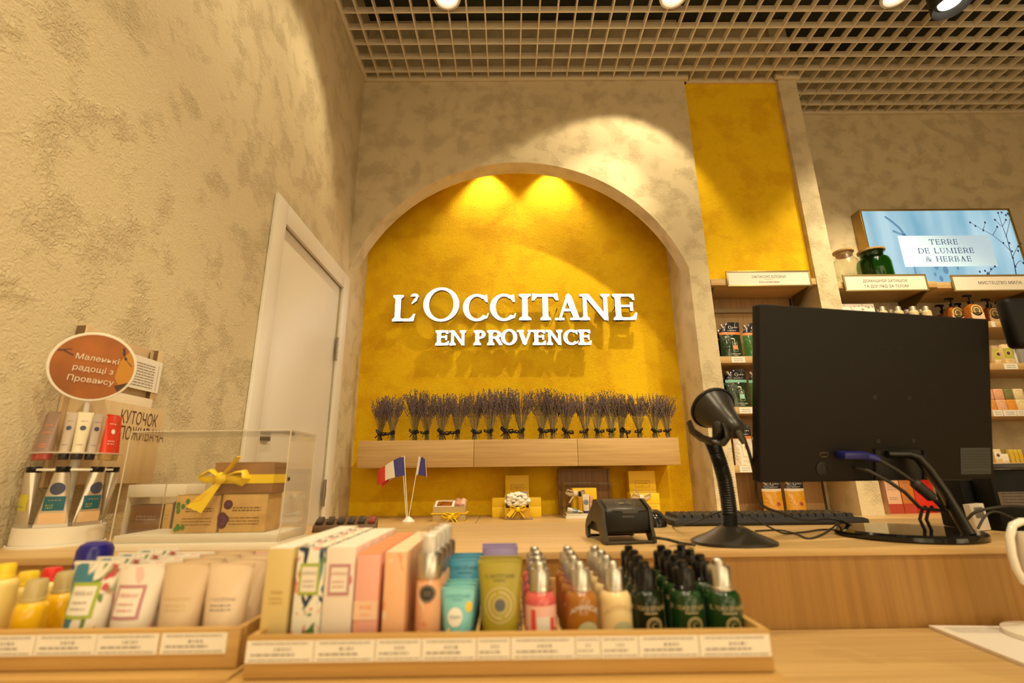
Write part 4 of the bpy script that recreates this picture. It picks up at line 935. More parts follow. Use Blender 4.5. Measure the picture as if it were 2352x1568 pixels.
# customer display head on its pole
a, b = at(2289, 682, Y=.90), at(2303, 796, Y=.90); t = thing('customer_display', 'blurred black customer display head at the edge beside the monitor', 'customer display', (1.06, .92, CT))
m = MB(); m.box(b.x+.036, .90, b.z, b.x+.19, .930, a.z); m.obj('head', mat('display_black', (.005, .0045, .005), .5, spec=.2), t, .010, 3, world=True)
m = MB(); m.lathe([(.010, .008), (.010, b.z-CT+.01)], 14, 0, .008); m.obj('pole', DARK, t)
m = MB(); m.lathe([(.06, 0), (.06, .006), (.012, .012), (.0001, .012)], 24); m.obj('foot', DARK, t)

# ------------------------------------------------------------------ sheet and white jug on the lower counter
A, B, C = at(2120, 1438, Z=CB), at(2282, 1428, Z=CB), at(2336, 1526, Z=CB)
u = (C-A); u.z = 0; v = Vector((u.y, -u.x, 0)).normalized(); v = v if v.x > 0 else -v; un = u.normalized()
t = thing('paper_pad', 'white paper pad lying on the lower counter before the cash desk', 'paper', (A.x, A.y, CB))
A = A-un*(-.002); q = [A, A+un*.21, A+un*.21+v*.148, A+v*.148]
m = MB(); mx = max(p_.y for p_ in q); sh = min(0, .845-mx); m.rings([[(p_.x, p_.y+sh, CB+z) for p_ in q] for z in (.0005, .005)]); m.obj('sheets', mat('paper_cool', (.72, .66, .62), .6), t, world=True)
m = MB(); MPX = Matrix(((v.x, 0, un.x, A.x), (v.y, 0, un.y, A.y+sh), (0, -1, 0, CB+.0051), (0, 0, 0, 1))); m.m = MPX
dec_lines(m, .015, .13, [.012+.007*k for k in range(4)], .002, lambda x, z: 0, 0, .0003, seed=4); m.obj('print', mat('faint_print', (.50, .45, .42), .6), t, world=True)
p = at(2327, 1432, Y=.775); jc = p.x+.062; jt = jc-at(2340, 1240, Y=.775).x; t = thing('white_jug', 'white jug with a looped handle cut off by the photo edge, before the cash desk', 'jug', (jc, .775, CB))
m = MB(); m.lathe([(.0001, 0), (.058, .0), (.062, .006), (.061, .012), (jt*.8, .022), (jt*.85, .05), (jt, .10), (jt, .148), (jt-.004, .148), (jt-.004, .10), (jt*.8, .05), (.0001, .03)], 36, cap=False); m.obj('body', mat('glazed_white', (.78, .74, .68), .18), t, angle=50)
HP = [at(px, py, Y=.775) for px, py in ((2368, 1198), (2345, 1197), (2326, 1206), (2319, 1232), (2324, 1272), (2334, 1306), (2350, 1334), (2376, 1350))]
m = MB(); m.tube(HP, .0055, 10); m.obj('handle', MATS['glazed_white'], t, world=True, angle=60)

# ================================================================== left end of the desk: rotating tube stand
dc = Vector((-.895, 1.02, CT)); dr_ = .072
SOAPW = mat('acrylic_white', (.78, .74, .66), .3); CLR = clear('acrylic', (.99, .985, .97), 1.49, .015)
t = thing('tube_carousel', 'white round display stand of hand cream tubes on two tiers by the wall', 'display stand', dc)
m = MB(); m.lathe([(dr_, .0), (dr_+.003, .0), (dr_+.003, .004), (dr_, .0045)], 40, cap=False); m.lathe([(dr_-.002, .001), (dr_-.002, .036), (.0001, .036)], 40); m.obj('base', SOAPW, t, angle=40)
z1 = at(120, 1078, Y=.955).z-CT; z2 = at(170, 1040, Y=.95).z-CT
m = MB(); m.lathe([(.008, .036), (.008, z2+.03)], 12); m.obj('post', SOAPW, t)
m = MB(); m.lathe([(.060, z1-.002), (.066, z1-.002), (.066, z1+.002), (.060, z1+.002), (.060, z1-.002)], 40, cap=False)
for k in range(4): a = k*PI/4; m.tube([(-.063*math.cos(a), -.063*math.sin(a), z1), (.063*math.cos(a), .063*math.sin(a), z1)], .0025, 6)
m.obj('holder_ring', SOAPW, t)
m = MB(); m.lathe([(.0085, z2), (.074, z2), (.074, z2+.003), (.0085, z2+.003)], 40, cap=False); m.obj('upper_tier', mat('frosted_edge', (.72, .66, .56), .2, alpha=.55), t)
TA = -.95   # tilt helper angles of the lower tubes around the stand
SILT = mat('aluminium_tube', (.66, .60, .52), .32, .75); TEAL = mat('teal_band', (.012, .12, .17), .4); YELLB = mat('yellow_band', (.55, .50, .03), .4); NAVB = mat('navy_badge', (.05, .06, .12), .4); PCHB = mat('peach_foot', (.74, .52, .30), .4)
def hang_tube(ang, label, deco):
    """an aluminium tube hung cap-up in the holder ring, its wide crimp at the bottom"""
    x, y = .063*math.sin(ang), -.063*math.cos(ang); t2 = thing('hand_cream_tube', label, 'tube', (dc.x+x, dc.y+y, CT+.0365), ang, 'big aluminium tubes on the stand')
    H = z1-.042; w = .050; n = 22; rg = []
    for i in range(9):
        u = i/8; a = w/2-(w/2-.012)*u**1.0; b = .0012+.011*u**.8; rg.append([(a*math.cos(2*PI*j/n), b*math.sin(2*PI*j/n), .006+(H-.006)*u) for j in range(n)])
    m = MB(); m.rings(rg); m.obj('tube', SILT, t2)
    m = MB(); m.box(-w/2, -.0013, 0, w/2, .0013, .0062); m.obj('crimp', SILT, t2)
    m = MB(); m.lathe([(.0105, H), (.0115, H+.002), (.0115, H+.011), (.0001, H+.011)], 18); m.obj('cap', BLACKG, t2)
    def f(x_, z):
        u = min(1, max(0, (z-.006)/(H-.006))); a = w/2-(w/2-.012)*u; b = .0012+.011*u**.8; return -b*math.sqrt(max(1e-6, 1-min(.98, abs(x_/a))**2))
    if deco == 1:
        m = MB(); dec_rect(m, -w*.34, H*.30, w*.30, H*.56, f, 0); dec_disc(m, 0, H*.70, .0115, 0, f, 1); dec_lines(m, -w*.24, -.002, [H*.34, H*.385], .0025, f, 2, EPS*2, seed=3); dec_lines(m, -w*.2, w*.2, [H*.48], .002, f, 3, EPS*2, seed=5); dec_rect(m, -w*.40, .0066, w*.40, H*.26, f, 4)
        m.obj('print', [TEAL, NAVB, YELLB, INK, PCHB], t2)
    elif deco == 2:
        m = MB(); dec_rect(m, -w*.30, H*.30, w*.30, H*.60, f, 0); dec_lines(m, -w*.2, w*.1, [H*.36], .003, f, 1, EPS*2); m.obj('print', [YELLB, INK], t2)
    else:
        m = MB(); dec_lines(m, -w*.18, w*.18, [H*(.45+.05*k) for k in range(7)], .0016, f, 0, seed=7); m.obj('print', INK, t2)
hang_tube(.48, 'aluminium tube with teal band and navy badge on the lower tier', 1)
hang_tube(1.33, 'aluminium tube with teal band, farther along the lower tier', 1)
hang_tube(-.42, 'aluminium tube with a yellow-green band on the lower tier', 2)
hang_tube(2.15, 'aluminium tube with small print turned to the acrylic case', 3)
def up_tube(ang, label, bodym, capm, w, h, deco, rad=.058):
    x, y = rad*math.sin(ang), -rad*math.cos(ang); t2 = thing('hand_cream_tube', label, 'tube', (dc.x+x, dc.y+y, CT+z2-.0115), ang, 'small tubes on the upper tier')
    f = tube_body(t2, w, h, bodym, capm, caph=.012)
    m = MB()
    if deco == 'k': dec_disc(m, 0, h*.66, w*.20, 0, f, 0); dec_lines(m, -w*.2, w*.2, [h*.80, h*.3], w*.05, f, 0, seed=2); m.obj('print', NAVB, t2)
    elif deco == 'd': dec_disc(m, 0, h*.62, w*.16, 0, f, 0); dec_lines(m, -w*.3, w*.2, [h*.78, h*.4, h*.34], w*.05, f, 0, seed=2); m.obj('print', PAPER, t2)
    else: dec_lines(m, -w*.3, w*.3, [h*.70, h*.55, h*.3, h*.25], w*.06, f, 0, seed=2); m.obj('print', CORAL, t2)
REDT = mat('red_tube', (.66, .045, .015), .25); KAR = mat('shea_tube', (.72, .64, .47), .3); SMOK = mat('smoky_rose_tube', (.30, .20, .17), .3); TAUP = mat('taupe_tube', (.50, .41, .34), .35); ROSC = mat('rose_cap', (.50, .09, .07), .35); NVC = mat('ink_cap', (.03, .025, .035), .3); GLDC = mat('honey_cap', (.60, .42, .16), .25)
uh = at(190, 932, Y=.965).z-CT-z2
up_tube(.72, 'small shea white tube with navy badge on the upper tier', KAR, NVC, .024, uh, 'k')
up_tube(1.58, 'small bright red tube facing the acrylic case on the upper tier', REDT, GLDC, .031, uh, 'd')
up_tube(2.45, 'second bright red tube at the side of the upper tier', REDT, GLDC, .031, uh, 'd')
up_tube(.32, 'small taupe tube beside the shea white tube on the upper tier', TAUP, NVC, .022, uh, 'k', .050)
up_tube(1.14, 'small taupe tube between the shea and red tubes', TAUP, NVC, .022, uh, 'k', .048)
up_tube(-.25, 'smoky rose tube at the wall side of the upper tier', SMOK, ROSC, .034, uh, 'r')
up_tube(-.98, 'second smoky rose tube against the wall on the upper tier', SMOK, ROSC, .032, uh, 'r')
# round sign standing on the stand
sc_ = at(215, 842, Y=.99); nrm = (EYE-sc_).normalized(); rt_ = Vector((0, 0, 1)).cross(nrm).normalized(); up_ = nrm.cross(rt_)
tw_ = .045; r2 = rt_*math.cos(tw_)+up_*math.sin(tw_); u2 = -rt_*math.sin(tw_)+up_*math.cos(tw_)
SM = Matrix(((r2.x, -nrm.x, u2.x, sc_.x), (r2.y, -nrm.y, u2.y, sc_.y), (r2.z, -nrm.z, u2.z, sc_.z), (0, 0, 0, 1)))
SR = 79/FPX*(sc_-EYE).dot(FW)*1.0
ob = t
m = MB(); m.m = SM; m.lathe([(0.0001, 0)], 3) if False else None
m.rings([[(SR*math.cos(2*PI*j/56)*q, y, SR*math.sin(2*PI*j/56)*q) for j in range(56)] for q, y in ((.985, 0), (1, .001), (1, .004), (.985, .005))]); sg = m.obj('round_sign', SOAPW, ob, world=True)
ORN = mat('burnt_orange_print', (.38, .115, .015), .45, noise=.35, nscale=9); ORL = mat('amber_print', (.55, .24, .02), .45); DKB = mat('brown_print', (.08, .035, .01), .5)
m = MB(); m.m = SM; dec_disc(m, 0, 0, SR*.93, 0, n=48); pf = m.obj('printed_face', ORN, sg, world=True)
m = MB(); m.m = SM
dec_polys(m, [[(SR*.93*math.cos(a)*q, SR*.93*math.sin(a)*q) for a, q in [(-.75+1.35*k/10, 1) for k in range(11)]+[(.35, .66), (-.1, .58), (-.5, .62)]]], 0, 0, mi=0, eps=.0008)
dec_polys(m, [[(SR*.93*math.cos(a), SR*.93*math.sin(a)) for a in (-.85, -.72, -.58, -.45)]+[(SR*.52, -SR*.52)]], 0, 0, mi=1, eps=.0012)
dec_polys(m, [[(SR*.60, SR*.62), (SR*.65, SR*.60), (SR*.68, SR*.38), (SR*.62, SR*.40)], [(SR*.66, SR*.36), (SR*.72, SR*.33), (SR*.74, SR*.24), (SR*.67, SR*.27)], [(SR*.72, SR*.24), (SR*.735, SR*.24), (SR*.88, SR*.08), (SR*.86, SR*.07)], [(-SR*.82, SR*.38), (-SR*.8, SR*.42), (-SR*.5, SR*.48), (-SR*.52, SR*.46)], [(-SR*.7, SR*.40), (-SR*.68, SR*.42), (-SR*.46, SR*.30), (-SR*.48, SR*.28)]], 0, 0, mi=2, eps=.0012)
m.obj('printed_sprig', [ORL, DKB, mat('plum_print', (.05, .03, .05), .5)], sg, world=True)
m = MB(); m.m = SM
for k, (tx, dx) in enumerate((('Маленькі', .06), ('радощі з', .0), ('Провансу', -.02))): dec_polys(m, sans(tx, SR*.155), SR*dx, SR*(.16-k*.31), eps=.0024, turn=-.10)
m.obj('lettering', mat('sign_white', (.80, .72, .60), .5), sg, world=True)
m = MB(); m.tube([(0, 0, z2+.028), (0, .0, z2+.05), tuple(sc_+SM.to_3x3() @ Vector((0, .006, -SR*.9))-dc)], .005, 8); m.obj('sign_post', SOAPW, t)

# ================================================================== consumer corner board on the left wall
A, B, C = at(207, 750, X=XL+.03), at(386, 806, X=XL+.03), at(362, 1112, X=XL+.03)
ya, yb, zt, zb = A.y, B.y, (A.z+B.z)/2, C.z
BIRCH = wood('birch_board', (.56, .40, .22), (.66, .50, .30), 'Z', .5); BIRD = mat('burnt_edge', (.16, .09, .04), .7); LAYR = Vector((1, 0, 0))
t = thing('notice_board', 'light plywood consumer notice board on the plaster wall above the tube stand', 'notice board', (XL+.002, (ya+yb)/2, zb))
m = MB(); m.box(XL+.002, ya, zb, XL+.010, yb, zt-.004); m.obj('back_board', BIRCH, t, world=True)
for y in (ya, yb-.022):
    m = MB(); m.box(XL+.0105, y, zb+(zt-zb)*.62, XL+.022, y+.022, zt); m.obj('batten', [BIRCH], t, .001, world=True)
    m = MB(); m.box(XL+.002, y-.0015, zb+(zt-zb)*.62, XL+.021, y-.0002, zt-.001); m.obj('burnt_edge', BIRD, t, world=True)
zk = zb+(zt-zb)*.95
RX = Matrix(((0, -1, 0, 0), (1, 0, 0, 0), (0, 0, 1, 0), (0, 0, 0, 1)))     # local x -> +Y, local -y -> +X (facing the room)
def wallm(x, y, z): return Matrix.Translation((x, y, z)) @ RX
Wd = yb-ya
# sheet in the upper part
pa, pb_ = at(300, 852, X=XL+.024), at(386, 905, X=XL+.024)
m = MB(); m.m = wallm(XL+.0235, 0, 0); y0, y1 = ya+.06, yb-.002; z1_, z0_ = at(388, 838, X=XL+.024).z, at(381, 908, X=XL+.024).z
dec_rect(m, y0, z0_, y1, z1_, n=1, m=1, mi=0)
dec_lines(m, y0+(y1-y0)*.45, y1-(y1-y0)*.12, [z0_+(z1_-z0_)*(.10+.085*k) for k in range(9)], (z1_-z0_)*.028, eps=.001, mi=1, seed=12)
for yy in (y0+(y1-y0)*.42, y1-.012): dec_rect(m, yy, z0_+.004, yy+.0012, z1_-.012, n=1, m=1, eps=.001, mi=1)
m.obj('notice_sheet', [PAPER, INK], t, world=True)
m = MB(); m.m = wallm(XL+.0135, 0, 0); zz = at(350, 820, X=XL+.02).z; yy = at(348, 820, X=XL+.02).y; dec_polys(m, [[(-.004, 0), (.004, 0), (.002, .012), (.002, .022), (-.002, .022), (-.002, .012)]], yy, zz-.01); m.obj('keyhole_mark', BIRD, t, world=True)
z1_, z0_ = at(375, 922, X=XL+.024).z, at(372, 965, X=XL+.024).z
m = MB(); m.box(XL+.0105, yb-.19, z0_, XL+.023, yb-.012, z1_); m.obj('paper_stack', mat('sheet_ivory', (.72, .64, .52), .6), t, .001, world=True)
z3 = at(375, 938, X=XL+.05).z; z4 = at(362, 1108, X=XL+.05).z
m = MB(); m.box(XL+.0105, ya+.012, z4, XL+.052, yb, z3-.004); m.obj('front_pocket', BIRCH, t, .0008, world=True)
m = MB(); m.m = wallm(XL+.0522, 0, 0); h_ = at(330, 945, X=XL+.053).z-at(330, 978, X=XL+.053).z
y_e = at(363, 960, X=XL+.053).y; ps = sans('КУТОЧОК\nСПОЖИВАЧА', h_*.86, 1.25); xs = [x for p_ in ps for x, y in p_]; q = .60
l1 = sans('КУТОЧОК', h_*.86); w1 = max(x for p_ in l1 for x, y in p_)*q; dec_polys(m, [[(x*q, y) for x, y in p_] for p_ in l1], y_e-w1, at(340, 978, X=XL+.053).z)
l2 = sans('СПОЖИВАЧА', h_*.86); w2 = max(x for p_ in l2 for x, y in p_)*q; dec_polys(m, [[(x*q, y) for x, y in p_] for p_ in l2], at(379, 990, X=XL+.053).y-w2, at(340, 1013, X=XL+.053).z)
m.obj('lettering', mat('burnt_brown', (.10, .045, .02), .7), t, world=True)

# ================================================================== acrylic case with gift boxes
def clear_case(par, x0, y0, z0, x1, y1, z1, th=.003, name='cover'):
    """an open-bottomed clear box with real wall thickness"""
    m = MB(); m.box(x0, y0, z0, x1, y0+th, z1); m.box(x0, y1-th, z0, x1, y1, z1); m.box(x0, y0+th+.0002, z0, x0+th, y1-th-.0002, z1); m.box(x1-th, y0+th+.0002, z0, x1, y1-th-.0002, z1); m.box(x0, y0, z1+.0002, x1, y1, z1+th)
    return m.obj(name, CLR, par, world=True)
ax0, ax1, ay0, ay1 = -.705, -.408, .908, 1.028
t = thing('display_case', 'clear acrylic display case with white base holding the ribboned brown boxes', 'display case', ((ax0+ax1)/2, ay0, CT))
m = MB(); m.box(ax0, ay0, CT, ax1, ay1, CT+.013); m.obj('base', SOAPW, t, .001, world=True)
m = MB(); m.box(ax0+.003, ay0+.003, CT+.0132, ax1-.003, ay1-.003, CT+.026); m.obj('plinth', SOAPW, t, .001, world=True)
zt_ = at(656, 991, Y=ay0).z
clear_case(t, ax0, ay0, CT+.0135, ax1, ay1, zt_)
EDGE = mat('edge_highlight', (.70, .62, .50), .12); m = MB(); e_ = .0007  # pale strips painted in for the light the clear edges catch
for xx in (ax0, ax1):
    for yy in (ay0, ay1): m.box(xx-e_, yy-e_, CT+.014, xx+e_, yy+e_, zt_+.002)
for zz in (zt_+.003,):
    for yy in (ay0, ay1): m.box(ax0, yy-e_, zz-e_, ax1, yy+e_, zz+e_)
    for xx in (ax0, ax1): m.box(xx-e_, ay0, zz-e_, xx+e_, ay1, zz+e_)
m.obj('edge_glint', EDGE, t, world=True)
KRAFT = mat('kraft_card', (.62, .40, .15), .55, noise=.12, nscale=30); BROWN = mat('brown_card', (.30, .15, .06), .5, noise=.2, nscale=25); CHOC = mat('chocolate_side', (.16, .07, .03), .45)
z0 = CT+.0265
def kraft(px0, px1, pyt, y, d, label, deco, z=None, m_=KRAFT, top=BROWN):
    a, b = at(px0, 1180, Y=y), at(px1, 1180, Y=y); zt2 = at((px0+px1)/2, pyt, Y=y).z; zz = z0 if z is None else z
    t2 = thing('soap_box', label, 'gift box', ((a.x+b.x)/2, y, zz)); w, h = b.x-a.x, zt2-zz
    m = MB(); m.box(-w/2, 0, 0, w/2, d, h); m.obj('carton', m_, t2, .0008)
    m = MB(); m.box(-w/2+.0005, .0005, h, w/2-.0005, d-.0005, h+.0008); m.obj('lid', top, t2)
    m = MB(); f = flat
    if deco:
        dec_lines(m, -w*.25, w*.38, [h*.62, h*.55], h*.032, f, 0, seed=4); dec_lines(m, -w*.3, w*.36, [h*.36, h*.28, h*.2], h*.022, f, 0, seed=5)
        r = random.Random(deco)
        if deco == 1:
            for k in range(9): dec_disc(m, -w*.44+r.uniform(0, w*.24), h*r.choice([.12, .16, .62, .7, .8, .86])+r.uniform(-.003, .003), .0048, 0, f, 1, n=10, k=1, sx=.8, eps=EPS*(1+k*.1))
        else:
            for k, (xx, zz_) in enumerate(((-.36, .72), (-.46, .40), (-.40, .33), (-.44, .22))): dec_disc(m, w*xx, h*zz_, .0085, 0, f, 1, n=16, k=1, eps=EPS*(1+k*.2)); dec_disc(m, w*xx+.001, h*zz_+.001, .004, 0, f, 2, n=12, k=1, eps=EPS*(2+k*.2))
        m.obj('print', [mat('kraft_print', (.17, .09, .035), .6), mat('leaf_green', (.06, .20, .04), .5) if deco == 1 else mat('berry_dark', (.08, .015, .03), .5), mat('berry_purple', (.10, .03, .12), .5)], t2)
    return t2, w, h
kraft(400, 501, 1137, .940, .058, 'brown kraft soap box with green leaves inside the acrylic case', 1)
kraft(507, 611, 1134, .940, .058, 'brown kraft soap box with dark berries inside the acrylic case', 2)
zb2 = at(550, 1134, Y=.94).z+.0012
t2, w, h = kraft(478, 618, 1062, .938, .056, 'dark brown gift box tied with a yellow ribbon on top of the kraft boxes', 0, zb2, BROWN, KRAFT)
YRIB = mat('yellow_ribbon', (.90, .66, .02), .4)
m = MB(); zc2 = h*.46; m.box(-w/2-.0012, -.0012, zc2-.008, w/2+.0012, .0572, zc2+.008); rb = m.obj('ribbon', YRIB, t2)
m = MB(); c0 = Vector((at(515, 1093, Y=.936).x-t2.location.x, -.012, zc2+.002)); L1 = lambda px, py, y=.932: Vector((at(px, py, Y=y).x-t2.location.x, y-t2.location.y, at(px, py, Y=y).z-zb2))
m.sphere(c0, .0115, 10, 8, 0, (1, .7, .95))
m.tube([c0, L1(487, 1080), L1(466, 1090), L1(454, 1098), L1(470, 1101), L1(500, 1100), c0], [.004, .009, .008, .003, .006, .007, .004], 8, 0, .35)
m.tube([c0, L1(540, 1085), L1(562, 1082), L1(567, 1098), L1(556, 1107), L1(530, 1099), c0], [.004, .007, .010, .011, .008, .006, .004], 8, 0, .35)
m.tube([c0, L1(527, 1075, .926), L1(549, 1048, .922)], [.006, .0095, .0085], 8, 0, .12)
m.obj('bow', YRIB, rb, angle=60)
m = MB(); tp = [L1(496, 1108, .926), L1(513, 1103, .926), L1(462, 1178, .918), L1(427, 1163, .918)]; m.rings([[tuple(p_+Vector((0, d_, 0))) for p_ in tp] for d_ in (0, .0008)]); m.obj('tail', YRIB, rb)
m = MB(); e1 = (tp[3]-tp[0]).normalized(); e2 = (tp[1]-tp[0]).normalized(); O_ = tp[0]; nn = e1.cross(e2).normalized(); nn = nn if nn.y < 0 else -nn
m.m = Matrix(((e2.x, -nn.x, -e1.x, O_.x), (e2.y, -nn.y, -e1.y, O_.y), (e2.z, -nn.z, -e1.z, O_.z), (0, 0, 0, 1))); Lt = (tp[3]-tp[0]).length
dec_lines(m, .006, .020, [-Lt*.72, -Lt*.60], .004, flat, 0, .0006, seed=3); dec_lines(m, .003, .024, [-Lt*.86], .003, flat, 0, .0006, seed=6); m.obj('tail_print', CORAL, rb)
# leaflet rack and boxes between case and wall
a, b = at(290, 1142, Y=1.14), at(430, 1112, Y=1.14)
t = thing('leaflet_rack', 'white leaflet rack with brown boxes under it behind the acrylic case', 'rack', ((a.x+b.x)/2, 1.14, CT))
m = MB(); m.box(a.x, 1.14, a.z, b.x, 1.21, b.z); m.obj('tray', SOAPW, t, .001, world=True)
for x in (a.x+.001, b.x-.005):
    m = MB(); m.box(x, 1.141, CT, x+.004, 1.209, a.z-.0002); m.obj('leg', SOAPW, t, world=True)
for (p0, p1, pt, mm_, nm, lb_) in ((282, 372, 1160, CHOC, 'soap_box', 'dark brown box under the white leaflet rack'), (374, 392, 1156, KRAFT, 'soap_box', 'narrow kraft box between dark and blue boxes under the rack'), (394, 406, 1152, NAVB, 'soap_box', 'blue box at the open end under the white leaflet rack')):
    c_, d_ = at(p0, 1190, Y=1.15), at(p1, 1190, Y=1.15); h_ = min(at(p0, pt, Y=1.15).z-CT, a.z-CT-.004); c_.x = max(c_.x, a.x+.008); d_.x = min(d_.x, b.x-.008)
    t2 = thing(nm, lb_, 'box', ((c_.x+d_.x)/2, 1.15, CT)); m = MB(); w_ = d_.x-c_.x-.001; m.box(-w_/2, 0, .0003, w_/2, .05, h_); m.obj('carton', mm_, t2, .0006)
    m = MB(); dec_lines(m, -w_*.3, w_*.3, [h_*.6, h_*.5], h_*.04, flat, 0); m.obj('print', INK, t2)
# wooden tester block
A, B = at(716, 1222, Z=CT), at(822, 1224, Z=CT); A = at(742, 1224, Z=CT)
t = thing('tester_block', 'dark walnut block holding a row of brown testers behind the cartons', 'tester stand', ((A.x+B.x)/2, A.y+.02, CT), .18)
wl = B.x-A.x+.06; WAL = wood('walnut', (.07, .035, .015), (.15, .08, .035), 'X', 2)
m = MB(); m.rings([[(-wl/2, 0, 0), (wl/2, 0, 0), (wl/2, .05, 0), (-wl/2, .05, 0)], [(-wl/2, .006, .014), (wl/2, .006, .014), (wl/2, .05, .026), (-wl/2, .05, .026)]]); m.obj('block', WAL, t, .001)
for k in range(6):
    x = -wl/2+wl*(k+.5)/6; m = MB(); m.m = Matrix.Translation((x, .010, .0152)) @ Matrix.Rotation(math.atan2(.012, .044), 4, 'X'); m.box(-.0075, 0, 0, .0075, .036, .007); m.obj('tester', [mat('tester_dark', (.03, .02, .018), .3), mat('tester_red', (.22, .03, .02), .3)][k == 5], t, .0015)

# ================================================================== things on the back cabinet, in the alcove
p = at(935, 1199.5, Z=BT); fy = p.y
t = thing('desk_flags', 'small French tricolour flags on white poles in a white stand before the alcove', 'flag', (p.x, fy+.03, BT))
FB, FWH, FR = mat('flag_blue', (.045, .035, .20), .7), mat('flag_white', (.74, .68, .58), .7), mat('flag_red', (.62, .05, .025), .7)
m = MB(); m.lathe([(.034, 0), (.034, .004), (.028, .009), (.014, .022), (.010, .026), (.0001, .026)], 26); m.obj('stand', WHITEP, t)
Yf = fy+.03
poles = []
for (ax_, ay_, bx_, by_) in ((933.5, 1188, 923.5, 1047), (936.5, 1188, 928.5, 1046.5), (938.5, 1188, 963, 1046.5)):
    a, b = at(ax_, ay_, Y=Yf), at(bx_, by_, Y=Yf); m = MB(); m.tube([a-Vector((0, 0, .006)), b], .0024, 8); m.obj('pole', WHITEP, t, world=True)
def flag(name, top, bot, mats, split, y0=Yf):
    m = MB(); n = len(top); K = 4
    rows = [[at(top[i][0]*(1-k/K)+bot[i][0]*k/K, top[i][1]*(1-k/K)+bot[i][1]*k/K, Y=y0+(top[i][2])) for i in range(n)] for k in range(K+1)]
    for off, inv in ((0, 0), (.0006, 1)):
        base = m.pts([q+Vector((0, off, 0)) for r in rows for q in r])
        for k in range(K):
            for i in range(n-1):
                q = [base+k*n+i, base+k*n+i+1, base+(k+1)*n+i+1, base+(k+1)*n+i]
                m.f.append(tuple(reversed(q)) if inv else tuple(q)); m.mi.append(split[i])
    return m.obj(name, mats, t, world=True, fix=False, angle=60)
flag('flag', [(927, 1049, 0), (918, 1050, -.012), (911, 1053, -.018), (903.5, 1057, -.020), (893, 1063, -.022), (884.5, 1069, -.020), (876, 1074, -.014), (869.5, 1079, -.004), (866.5, 1084, .008)],
     [(930, 1091, 0), (922, 1092.5, -.012), (915, 1094, -.018), (907.5, 1095.5, -.020), (894, 1099, -.022), (884.5, 1104, -.020), (876, 1109, -.014), (869.5, 1113, -.004), (866.5, 1114.5, .008)], [FB, FWH, FR], [0, 0, 0, 1, 1, 2, 2, 2])
flag('flag', [(927, 1050, .012), (910, 1056, .022), (900, 1064, .028), (888, 1074, .030), (874, 1086, .026)], [(929, 1091, .012), (907, 1096, .022), (893, 1105, .028), (885, 1112, .030), (877, 1120, .026)], [FB, FWH, FR], [0, 1, 2, 2])
flag('flag', [(963, 1048, 0), (967, 1049, -.006), (971, 1050, -.004), (975, 1053, .004), (976.5, 1056, .016), (978, 1060, .05), (979, 1066, .10)], [(956, 1090, 0), (960, 1090.5, -.006), (968, 1091.5, -.004), (976, 1093, .004), (979, 1094, .016), (980.5, 1098, .05), (981.5, 1105, .10)], [FB, FWH, FR], [1, 0, 0, 0, 1, 2])

GIFTY = mat('gift_yellow', (.86, .57, .012), .5); GIFTG = mat('gift_gold', (.62, .36, .02), .4); FRAMEI = mat('stamp_brown', (.30, .17, .01), .5); STONE = mat('linen_card', (.50, .37, .18), .6)
def stamp(root, w, h, cx, cz, y=0.0, sc=1.0):
    m = MB(); f = lambda x, z: y; a, b, q = w*.27*sc, h*.115*sc, .0011
    for x0, z0, x1, z1 in ((-a, b-q, a, b), (-a, -b, a, -b+q), (-a, -b, -a+q, b), (a-q, -b, a, b)): dec_rect(m, cx+x0, cz+z0, cx+x1, cz+z1, f, n=1, m=1)
    ps, wd = roman("L'OCCITANE", .01); k = a*1.35/wd; dec_polys(m, [[(x*k, y_*k) for x, y_ in p_] for p_ in ps], cx, cz-.001, f); dec_rect(m, cx-a*.25, cz-b*.5, cx+a*.25, cz-b*.42, f, n=1, m=1); m.obj('stamp', FRAMEI, root)
def gift(px0, px1, pyt, y, d, label, tilt=0.0, st=(0, .5), z=BT, m_=GIFTY, rot=0.0):
    a, b = at(px0, pyt, Y=y), at(px1, pyt, Y=y); w, h = b.x-a.x, (a.z+b.z)/2-z
    t2 = thing('gift_box', label, 'gift box', ((a.x+b.x)/2, y, z), rot, None); M_ = Matrix.Rotation(-tilt, 4, 'X')
    m = MB(); m.m = M_; m.box(-w/2, 0, .0006, w/2, d, h*.55); m.obj('box', m_, t2, .0012)
    m = MB(); m.m = M_; m.box(-w/2-.0015, -.0015, h*.55+.0004, w/2+.0015, d+.0015, h); m.obj('lid', m_, t2, .0012) if False else None
    m2 = MB(); m2.m = M_; m2.box(-w/2, 0, h*.55+.0008, w/2, d, h); m2.obj('lid', m_, t2, .0012)
    if st: stamp(t2, w, min(h, w), st[0]*w, st[1]*h, -.0004)
    return t2, w, h
# open gift set with rollers
y = at(1030, 1198, Z=BT).y; a, b = at(993.3, 1190, Y=y), at(1069, 1190, Y=y); w = b.x-a.x; h = at(1030, 1180, Y=y).z-BT
t = thing('gift_box', 'open linen gift box of pink hand creams, tilted on a yellow rimmed box', 'gift box', ((a.x+b.x)/2, y, BT))
m = MB(); m.box(-w/2, 0, .0005, w/2, .12, h-.001); m.obj('lower_box', STONE, t, .001)
m = MB(); m.box(-w/2-.008, -.006, h-.0008, w/2+.008, .126, h+.005); m.box(-w/2-.008, -.006, 0, w/2+.008, .126, .0004); m.obj('yellow_rim', GIFTY, t)
TM = Matrix.Translation((0, .0, h+.0056)) @ Matrix.Rotation(.0, 4, 'X'); zt = at(1030, 1163, Y=y).z-BT; zk = at(1030, 1147.5, Y=y+.09).z-BT
m = MB(); m.box(-w/2+.001, .0, h+.0056, w/2-.001, .004, zt); m.box(-w/2+.001, .096, h+.0056, w/2-.001, .10, zk)
